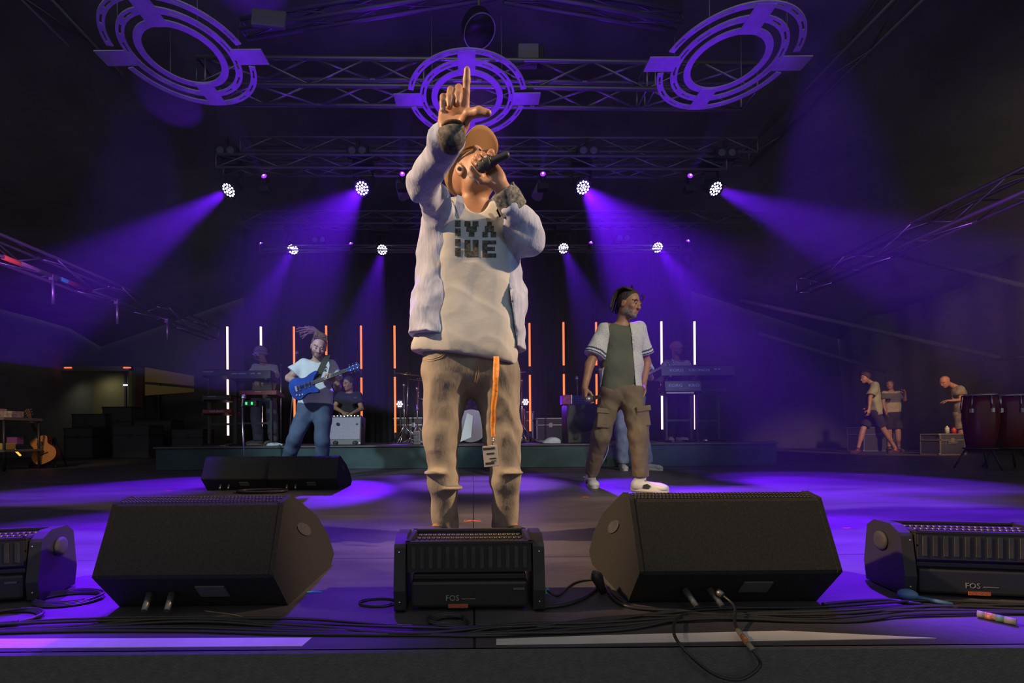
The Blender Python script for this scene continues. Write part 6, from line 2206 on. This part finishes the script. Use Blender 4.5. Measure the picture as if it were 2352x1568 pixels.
for i in range(4):
    for j in range(8): b.box((-.033 + i * .022, .008, .025 + j * .022), (.013, .006, .011))
b.build('perforations', BLACK, fan)
b = MB(); q = W(980, 1020, 6.95); b.lathe([(.03, 0), (.036, .07), (.03, .07)], (q.x, 6.95, RIS_H)); tag(b.build('paper_cup', WCL), 'small white cup beside the pale perforated box', 'cup')
b = MB(); q = W(1548, 1016, 6.9); b.lathe([(.03, 0), (.034, .05), (.0001, .05)], (q.x + .48, 6.9, RIS_H)); tag(b.build('small_pot', CHROME), 'little metal pedal glinting right of the white sneakers', 'pedal')

# ---------------------------------------------------------------- drum kit
CYM = mat('bronze_cymbal', (0.55, 0.40, 0.20), 0.25, metal=1.0)
SHELL = mat('dark_purple_shell', (0.06, 0.03, 0.07), 0.25)
HEADM = mat('drum_head_white', (0.62, 0.66, 0.64), 0.5)
kx, ky, kz = -.03, 8.1, RIS_H
kit = empty('drum_kit', (kx, ky, kz), 0, 'drum kit standing behind the singer, only its edges in view', 'drum kit')
def drum(name, c, r, dp, axis, front=HEADM):
    M = frame(axis)
    b = MB(); b.lathe([(r, -dp / 2), (r, dp / 2)], c, M, 32); o = b.build(name, SHELL, kit)
    b = MB(); b.lathe([(r * .98, -dp / 2 - .001), (.0001, -dp / 2 - .002)], c, M, 32); b.lathe([(.0001, dp / 2 + .002), (r * .98, dp / 2 + .001)], c, M, 32); b.build('head', front, o)
    b = MB()
    for s_ in (-1, 1): b.lathe([(r * 1.02, s_ * dp / 2 - .01), (r * 1.04, s_ * dp / 2), (r * 1.02, s_ * dp / 2 + .01), (r * .99, s_ * dp / 2 + .008)], c, M, 32)
    for k in range(8):
        a = 2 * math.pi * k / 8; u_ = M @ V((math.cos(a) * r * 1.03, math.sin(a) * r * 1.03, 0)); w_ = M @ V((0, 0, dp / 2))
        b.cyl(V(c) + u_ - w_, V(c) + u_ + w_, .006, seg=6)
    b.build('rim', CHROME, o)
    return o
drum('bass_drum', V((0, 0, .30)), .28, .40, (0, -1, 0))
drum('rack_tom', V((-.20, .0, .78)), .15, .22, (0, -.3, 1))
drum('rack_tom', V((.22, .0, .78)), .16, .24, (0, -.3, 1))
drum('floor_tom', V((-.62, .20, .42)), .20, .36, (0, 0, 1))
drum('floor_tom', V((.78, .25, .42)), .20, .36, (0, 0, 1))
drum('snare_drum', V((.38, .45, .62)), .18, .15, (0, 0, 1))
for i, (px, py, d, r) in enumerate(((938, 859, 8.0, .25), (1186, 855, 8.0, .20), (962, 872, 8.4, .22), (975, 915, 8.3, .17))):
    c = W(px, py, d) - V((kx, ky, kz)); t = V((.12 if px < 1000 else -.1, -.12, 1))
    b = MB(); b.lathe([(r, -.012), (r * .6, .006), (r * .22, .012), (r * .18, .03), (.0001, .036)], c, frame(t), 36); cy_ = b.build('cymbal', CYM, kit)
    b = MB(); foot = V((c.x + (-.05 if px < 1000 else .05), c.y + .05, 0))
    b.cyl(foot + V((0, 0, .30)), c + V((0, 0, .03)), .010, seg=8)
    for k in range(3):
        a = 2 * math.pi * k / 3 + i; b.cyl(foot + V((0, 0, .32)), foot + V((math.cos(a) * .25, math.sin(a) * .25, .01)), .008, seg=6)
    b.ball(foot.lerp(c, .55), .02, 8, 6); b.ball(foot.lerp(c, .8), .02, 8, 6)
    b.build('cymbal_stand', CHROME, kit)
for (x0, y0, d) in ((928, 884, 8.0), (958, 892, 8.2), (1198, 874, 8.0)):
    a_ = W(x0, y0, d) - V((kx, ky, kz)); f0 = V((a_.x, a_.y, .02))
    b = MB(); b.cyl(f0, a_, .010, seg=8); b.ball(a_, .028, 8, 6); b.ball(f0.lerp(a_, .6), .02, 8, 6)
    for k in range(3):
        an = 2 * math.pi * k / 3 + .4; b.cyl(f0 + V((0, 0, .3)), f0 + V((math.cos(an) * .25, math.sin(an) * .25, 0)), .008, seg=6)
    b.build('hardware_stand', CHROME, kit)
b = MB()
for i in range(18):
    a = rng.uniform(-1.2, 1.2); p_ = V((a, rng.uniform(-.5, -.2), .02))
    b.tube(curve_pts([p_, p_ + V((rng.uniform(-.1, .1), .05, .05)), p_ + V((rng.uniform(-.2, .2), .1, .02))], 4), .008, 6)
b.build('pedals_and_cables', CHROME, kit)
# white bass drum guard seen between the legs
b = MB(); q0 = W(1060, 1016, 7.5)
b.add([W(1056, 1015, 7.4), W(1082, 1004, 7.4), W(1086, 955, 7.5), W(1073, 948, 7.5)] + [W(1056, 1015, 7.4) + V((0, .02, 0)), W(1082, 1004, 7.4) + V((0, .02, 0)), W(1086, 955, 7.5) + V((0, .02, 0)), W(1073, 948, 7.5) + V((0, .02, 0))],
      [(3, 2, 1, 0), (4, 5, 6, 7), (0, 1, 5, 4), (1, 2, 6, 5), (2, 3, 7, 6), (3, 0, 4, 7)])
o = b.build('music_sheet', HEADM); tag(o, 'white board leaning on the drum pedal between the singer legs', 'board')
for (x, y) in ((918, 928), (1207, 923)):
    c = W(x, y, 8.9)
    pr = empty('par_lamp', c, 0, 'purple dotted lamp %s of the singer behind the drums' % ('left' if x < 1000 else 'right'), 'stage light')
    b = MB(); b.lathe([(.03, .16), (.085, .10), (.09, 0), (.08, 0)], (0, 0, 0), Matrix.Rotation(R(90), 3, 'X') @ Matrix.Rotation(R(180), 3, 'X'), 20); b.build('housing', BLACK2, pr)
    b = MB()
    for (ix, iz) in ((0, 0), (.045, 0), (-.045, 0), (.022, .04), (-.022, .04), (.022, -.04), (-.022, -.04)): b.ball((ix, 0, iz), .015, 8, 6)
    b.build('lit_cells', LENS, pr)
    b = MB(); b.cyl((0, .08, -.08), (0, .08, RIS_H - c.z + .01), .02, seg=8); b.build('stand', BLACK2, pr)
    spot('par_glow', c + V((0, -.03, 0)), c + V((0, -3, .6)), 26, PURPLE, 120, 1, .05)

# bass cable, folding over the riser edge
b = MB(); b.tube(curve_pts([W(1398, 985, 5.2), W(1397, 1030, 5.1), W(1385, 1060, 5.0), G(1366, 1092) + V((0, 0, .004)), G(1340, 1096) + V((0, 0, .004))], 8), .005, 7)
tag(b.build('cable', mat('grey_cable', (.35, .33, .4), .5)), 'thin pale cable curving down from the bass to the deck', 'cable')

# ================================================================ RIGHT WING
q = G(2137, 1030)
flight_case('small flight case with pale edges on the deck below the bald man', (8.9 + .9, 9.3, 0), (.52, .4, .44), 0, mat('dull_case_edge', (.32, .26, .18), .5, metal=.3), .62)
q = W(2022, 1000, 11.6)
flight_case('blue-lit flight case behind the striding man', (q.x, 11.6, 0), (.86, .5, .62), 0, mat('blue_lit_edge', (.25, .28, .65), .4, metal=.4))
q = W(2170, 980, 9.5); 
for (dx, r_, h_, m_, n_, lab) in ((0, .035, .16, mat('pale_bottle', (.6, .58, .5), .4, noise=.5, nscale=60), 'bottle', 'pale bottle standing on the small flight case'), (.14, .04, .13, mat('red_can', (.55, .05, .03), .4), 'spray_can', 'red can on the small flight case beside the pale bottle')):
    b = MB(); b.lathe([(r_, 0), (r_, h_ * .75), (r_ * .4, h_ * .9), (r_ * .4, h_), (.0001, h_)], (9.85 + dx, 9.45, .44)); tag(b.build(n_, m_), lab, n_.replace('_', ' '))
CONGA = mat('dark_red_lacquer', (0.16, 0.015, 0.02), 0.22)
for (px, d, lab) in ((2252, 5.7, 'left conga of the dark red pair at the right edge'), (2318, 5.8, 'right conga of the dark red pair at the right edge')):
    c = W(px, 1000, d); root = empty('conga', (c.x, c.y, 0), 0, lab, 'conga drum', 'dark red congas')
    prof = [(.12, .10), (.145, .3), (.165, .5), (.16, .66), (.145, .80)]
    b = MB(); b.lathe(prof, (0, 0, .12), None, 28); b.build('shell', CONGA, root)
    b = MB(); b.lathe([(.0001, .93), (.14, .935), (.148, .925)], (0, 0, 0), None, 28); b.build('drum_skin', mat('pale_skin_head', (.6, .5, .38), .6), root)
    b = MB(); b.tube([V((math.cos(a) * .155, math.sin(a) * .155, .92)) for a in [2 * math.pi * k / 28 for k in range(28)]], .009, 8, closed=True)
    for k in range(6):
        a = 2 * math.pi * k / 6 + .3; x_, y_ = math.cos(a), math.sin(a)
        b.cyl((x_ * .158, y_ * .158, .92), (x_ * .172, y_ * .172, .74), .006, seg=6); b.box((x_ * .17, y_ * .17, .73), (.03, .03, .05))
    b.build('chrome_rim', CHROME, root)
    for k in range(3):
        a = 2 * math.pi * k / 3 + .5; b = MB(); b.cyl((math.cos(a) * .13, math.sin(a) * .13, .25), (math.cos(a) * .24, math.sin(a) * .24, .005), .012, seg=8); b.build('leg', BLACK2, root)
    b = MB(); b.tube([V((math.cos(a) * .150, math.sin(a) * .150, .26)) for a in [2 * math.pi * k / 24 for k in range(24)]], .010, 8, closed=True); b.build('basket_ring', BLACK2, root)

# sloping canvas edges and poles of the right wing
BEAM = mat('grey_tent_pole', (0.22, 0.20, 0.20), 0.6, noise=.3, nscale=30)
for (a, c, r_, lab) in (((1700, 690, 12.0), (2296, 822, 9.6), .05, 'long sloping tent edge pole in the middle of the right wing'), ((1740, 765, 13.0), (2036, 854, 12.4), .05, 'lower sloping tent pole above the stagehands'),
                        ((2040, 580, 10.5), (2400, 668, 8.4), .045, 'upper sloping tent pole behind the right truss'), ((2290, 826, 9.6), (2420, 812, 8.8), .03, 'short level pole joining the sloping edge at the right')):
    b = MB(); b.cyl(W(*a), W(*c), r_, seg=10); tag(b.build('tent_pole', BEAM), lab, 'tent pole')
b = MB(); tp_ = W(2036, 854, 12.4); b.cyl(tp_, (tp_.x, tp_.y, 0), .04, seg=8); tag(b.build('tent_pole', BEAM), 'short upright pole behind the hidden stagehand', 'tent pole')

# ================================================================ LEFT WING
GX = W(98, 1030, 7.5)
fl = G(98, 1072)
LTOP = mat('spruce_soundboard', (0.55, 0.24, 0.07), 0.35, noise=.1, nscale=20, stretch=(1, 8, 1))
ag = guitar('acoustic_guitar', 'brown acoustic guitar leaning on its stand at the far left', 'guitar', W(103, 1036, 7.4), W(62, 925, 7.55) - W(103, 1036, 7.4), (.1, -1, .25), mat('mahogany', (.12, .04, .02), .3), mat('dark_neck', (.10, .05, .035), .5), .92, 'acoustic', top_m=LTOP)
s_ = empty('guitar_stand', (W(103, 1036, 7.5).x, 7.6, 0), 0, 'black folding stand under the acoustic guitar', 'guitar stand')
gz = W(103, 1068, 7.4).z
for sx in (-1, 1):
    b = MB(); b.tube([V((sx * .10, -.28, gz + .03)), V((sx * .10, -.26, gz - .02)), V((sx * .06, .0, gz + .05)), V((0, .08, .5))], .010, 6); b.build('arm', BLACK2, s_)
    b = MB(); b.cyl((0, .08, .5), (sx * .22, -.15, .01), .011, seg=8); b.build('leg', BLACK2, s_)
b = MB(); b.cyl((0, .08, .5), (0, .30, .01), .011, seg=8); b.build('leg', BLACK2, s_)

# lit trailer bodies at the back left
OLV = mat('olive_lit_panel', (0.20, 0.185, 0.10), 0.8, noise=.1, nscale=2)  # white panels, the olive light on them is put into this colour
OLG = mat('grey_panel', (0.14, 0.15, 0.15), 0.7)
def trailer():
    z = 13.4
    a = W(136, 842, z); c = W(306, 1050, z)
    x0, x1 = a.x, c.x; zt = a.z
    root = empty('trailer', ((x0 + x1) / 2, z, 0), 0, 'open dim-lit trailer body with two red marker lamps at the back left', 'trailer')
    w_ = x1 - x0
    T = lambda x, y, zz: (x - (x0 + x1) / 2, y - z, zz)
    b = MB()
    for xx in (x0 + .04, x1 - .04): b.box(T(xx, z, zt / 2), (.08, .08, zt))
    b.box(T((x0 + x1) / 2, z, zt - .07), (w_, .08, .14)); b.build('door_frame', OLV, root)
    b = MB(); b.box(T(x0 + w_ * .26, z + 1.1, zt / 2), (w_ * .50, .03, zt - .1)); b.build('inner_panel', OLV, root)
    b = MB(); b.box(T(x0 + w_ * .76, z + 1.1, zt / 2), (w_ * .50, .03, zt - .1)); b.box(T(x0 + .02, z + .6, zt / 2), (.03, 1.1, zt)); b.box(T(x1 - .02, z + .6, zt / 2), (.03, 1.1, zt)); b.build('inner_wall', OLG, root)
    b = MB(); b.box(T(x0 + w_ * .55, z + 1.0, zt * .55), (.06, .05, zt * .9)); b.build('upright_rail', BLACK, root)
    RM = glow('red_marker', (1, .12, .04), 2.0); WM = glow('white_marker', (.85, .9, 1), 1.5)
    for px in (156, 292):
        b = MB(); q_ = W(px, 844, z - .05); b.box(T(q_.x, z - .05, q_.z), (.22, .03, .035), bev=.01); b.build('marker_lamp', RM, root)
    for (px, py) in ((189, 871), (288, 884)):
        b = MB(); q_ = W(px, py, z + .9); b.box(T(q_.x, z + .9, q_.z), (.14, .04, .045), bev=.015); b.build('ceiling_lamp', WM, root)
    l = spot('trailer_lamp', (x0 + w_ * .3, z + .5, zt - .15), (x0 + w_ * .4, z + 1.2, .9), 10, (1, .93, .66), 150, 1, .1)
    # second body, seen obliquely
    r2 = empty('trailer', W(390, 1000, z), 0, 'second trailer side with two ochre boards right of the open one', 'trailer')
    o0 = r2.location
    for (P4, m_) in (([(333, 843), (446, 863), (446, 886), (333, 876)], OLV), ([(333, 882), (446, 892), (446, 900), (333, 908)], OLV)):
        b = MB(); v4 = [W(x, y, z - .2 + (.5 if x > 400 else 0)) - o0 for x, y in P4]
        b.add(v4 + [v + V((0, .04, 0)) for v in v4], [(3, 2, 1, 0), (4, 5, 6, 7), (0, 1, 5, 4), (1, 2, 6, 5), (2, 3, 7, 6), (3, 0, 4, 7)])
        b.build('ochre_board', mat('ochre_board', (.34, .25, .09), .8), r2)
    b = MB(); q_ = W(322, 940, z - .2) - o0; b.box((q_.x, q_.y, 1.15 - o0.z), (.20, .06, 2.3)); b.build('corner_post', mat('dark_red_post', (.06, .02, .02), .7), r2)
    spot('left_wing_lamp', (-8.4, 11.2, 3.8), (-8.9, 13.5, 2.2), 22, (1.0, .85, .5), 90, 1, .2)
trailer()
for i, (px, w_, h_, d) in enumerate(((205, .9, 1.15, 12.2), (270, .8, 1.35, 12.4), (350, 1.0, .95, 12.0), (430, .8, .7, 11.5), (180, .7, .75, 11.2), (300, .9, .8, 11.0))):
    q = W(px, 1000, d)
    lab = ['tall dark case before the open trailer', 'tallest dark case right of the open trailer middle', 'wide dark case below the ochre boards', 'low dark case at the left end of the riser', 'short dark case at the left of the case pile', 'dark case in front of the case pile'][i]
    flight_case(lab, (q.x, d, 0), (w_, .5, h_), 0, mat('dark_case_edge', (.06, .06, .065), .5, metal=.4), None, 'dark cases stacked in the left wing')
# work table at the far left
tb = empty('work_table', (W(10, 1000, 6.9).x - .25, 6.7, 0), 0, 'cluttered work table cut by the left edge of the frame', 'table')
b = MB(); b.box((0, .3, .78), (.9, .6, .04)); b.build('table_top', mat('grey_table_top', (.16, .14, .13), .6), tb)
b = MB(); b.box((0, .3, .30), (.9, .6, .03)); b.build('lower_shelf', mat('grey_table_top', (.16, .14, .13), .6), tb)
for sx in (-1, 1):
    for sy in (0, 1):
        b = MB(); b.cyl((sx * .42, .03 + sy * .54, 0), (sx * .42, .03 + sy * .54, .78), .018, seg=8); b.build('leg', BLACK2, tb)
tx = tb.location.x
for (x, z_, sz, m_, n_, lab) in ((.30, .80, (.22, .2, .10), mat('pale_metal_box', (.35, .28, .25), .5, noise=.5, nscale=30), 'tool_box', 'pale box on the work table at the left edge'),
                                 (.05, .80, (.2, .2, .14), mat('pinkish_box', (.5, .3, .28), .6), 'cardboard_box', 'pinkish box on the work table at the left edge'),
                                 (.15, .315, (.25, .2, .10), mat('yellow_box', (.55, .42, .10), .6), 'yellow_box', 'yellow box on the lower shelf of the work table')):
    b = MB(); b.box((0, 0, sz[2] / 2), sz, bev=.01); o = b.build(n_, m_, None, (tx + x, 6.95, z_)); tag(o, lab, 'box')
q = W(35, 1012, 7.2)
b = MB(); b.box(q, (.16, .12, .12), bev=.01); tag(b.build('purple_box', mat('purple_box', (.25, .08, .30), .6)), 'small purple box between work table and acoustic guitar', 'box')
b = MB(); b.cyl(W(27, 1026, 7.1), W(47, 1046, 7.1), .014, seg=8); tag(b.build('amber_light_strip', glow('amber_strip', (1, .45, .06), 1.4)), 'short slanting amber light strip beside the acoustic guitar', 'light strip')
# work marks on the left truss: coloured tape wraps and hanging clamps
def on_truss(px, lower=True):
    X = -6.4; d = abs(X) * F / (CX - px)
    return V((X + .13, d, 2.91 if lower else 3.20))
for (px, m_, lab) in ((26, mat('orange_wrap', (.9, .20, .05), .5), 'orange tape wrap on the left truss, nearest the frame edge'), (62, mat('pale_wrap', (.5, .45, .35), .6), 'pale tape wrap beside the orange one on the left truss'),
                      (150, mat('green_tape', (.03, .5, .35), .6), 'green tape wrap on the left truss'), (165, mat('red_wrap', (.35, .05, .03), .6), 'red tape wrap on the left truss')):
    p_ = on_truss(px); b = MB(); b.cyl(p_ + V((0, -.22, 0)), p_ + V((0, .22, 0)), .034, seg=12); tag(b.build('tape_wrap', m_), lab, 'tape wrap')
for k, px in enumerate((105, 255, 372)):
    p_ = on_truss(px); b = MB(); b.box(p_ + V((0, 0, -.02)), (.07, .07, .09)); b.cyl(p_, p_ + V((0, 0, -.42)), .022, seg=8)
    tag(b.build('truss_clamp', ALU), 'clamp with a short pipe hanging from the left truss, %s' % ('nearest', 'middle', 'farthest')[k], 'clamp', 'clamps on the left truss')
# dark unlit spare fixtures hanging on the bars
for (px, py, d, lab) in ((517, 345, 7.1, 'far left'), (820, 345, 7.1, 'left of centre'), (1352, 345, 7.1, 'right of centre'), (1670, 350, 7.1, 'far right')):
    c = W(px, py, d); bl = empty('blinder', c, 0, 'unlit two-cell blinder lamp on the front bar, %s' % lab, 'stage light', 'unlit blinders on the front bar')
    b = MB(); b.box((0, .05, 0), (.34, .10, .17), bev=.01); b.box((0, .05, .14), (.05, .05, .14)); b.build('housing', BLACK2, bl)
    for sx in (-1, 1):
        b = MB(); b.lathe([(.06, 0), (.055, -.006), (.0001, .015)], (sx * .08, -.002, 0), Matrix.Rotation(R(-90), 3, 'X'), 20); b.build('lamp_cell', mat('dull_cell_glass', (.22, .2, .24), .3), bl)
for (px, py, d, lab) in ((732, 550, 9.6, 'left'), (1432, 546, 9.6, 'right')):
    c = W(px, py, d); bl = empty('blinder', c, 0, 'pair of dim round blinder cells on the rear bar, %s' % lab, 'stage light', 'blinders on the rear bar')
    b = MB(); b.box((0, .05, 0), (.30, .10, .15), bev=.01); b.build('housing', BLACK2, bl)
    for sx in (-1, 1):
        b = MB(); b.lathe([(.055, 0), (.05, -.006), (.0001, .015)], (sx * .08, -.002, 0), Matrix.Rotation(R(-90), 3, 'X'), 20); b.build('lamp_cell', mat('dull_cell_glass', (.22, .2, .24), .3), bl)
# moving heads hanging on the front bars that light the floor: one tilted shell and a box on the front truss
c = W(1212, 130, 4.95); bl = empty('truss_fixture', c, 0, 'boxy lamp clamped on the front truss above the centre ring', 'stage light')
b = MB(); b.box((0, 0, 0), (.22, .16, .16), bev=.01); b.build('housing', mat('grey_fixture_case', (.25, .25, .27), .5), bl)
b = MB(); b.box((.14, 0, -.01), (.06, .14, .15), bev=.01); b.build('yoke', BLACK2, bl)
c = W(1100, 70, 5.6); bl = empty('hanging_fixture', c, 0, 'dark round lamp hanging above the front truss', 'stage light')
b = MB(); b.lathe([(.10, .2), (.19, .12), (.20, .0), (.19, -.03), (.0001, -.03)], (0, 0, 0), frame((-.3, .3, 1)), 28); b.build('housing', BLACK2, bl)
b = MB(); b.lathe([(.195, -.028), (.205, -.034), (.20, -.02)], (0, 0, 0), frame((-.3, .3, 1)), 28); b.build('rim', RINGM, bl)
b = MB(); b.cyl((0, 0, .15), (0, 0, 1.2), .02, seg=8); b.build('hanger', ALUD, bl)
c = W(618, 44, 5.6); bl = empty('hanging_fixture', c, 0, 'flat dark panel lamp hanging behind the upper left ring', 'stage light')
b = MB(); b.box((0, 0, 0), (.42, .05, .20), Matrix.Rotation(R(6), 3, 'Y'), .01); b.build('housing', mat('grey_fixture_case', (.25, .25, .27), .5), bl)
for (px, lab) in ((924, 'left of the raised arm'), (1237, 'right of the singer head')):
    c = W(px, 440, 7.3); d = V((.35 if px < 1000 else -.35, -.2, -1)).normalized(); bl = empty('profile_lamp', c, 0, 'purple-lit lamp body pointing down, %s' % lab, 'stage light', 'downlight bodies under the front bar')
    b = MB(); b.lathe([(.05, -.22), (.075, -.1), (.09, .10), (.08, .10)], (0, 0, 0), frame(d), 18); b.build('housing', mat('grey_fixture_case', (.25, .25, .27), .5), bl)
    b = MB(); b.cyl(-d * .15, V((0, 0, .42)), .018, seg=8); b.build('hanger', BLACK2, bl)
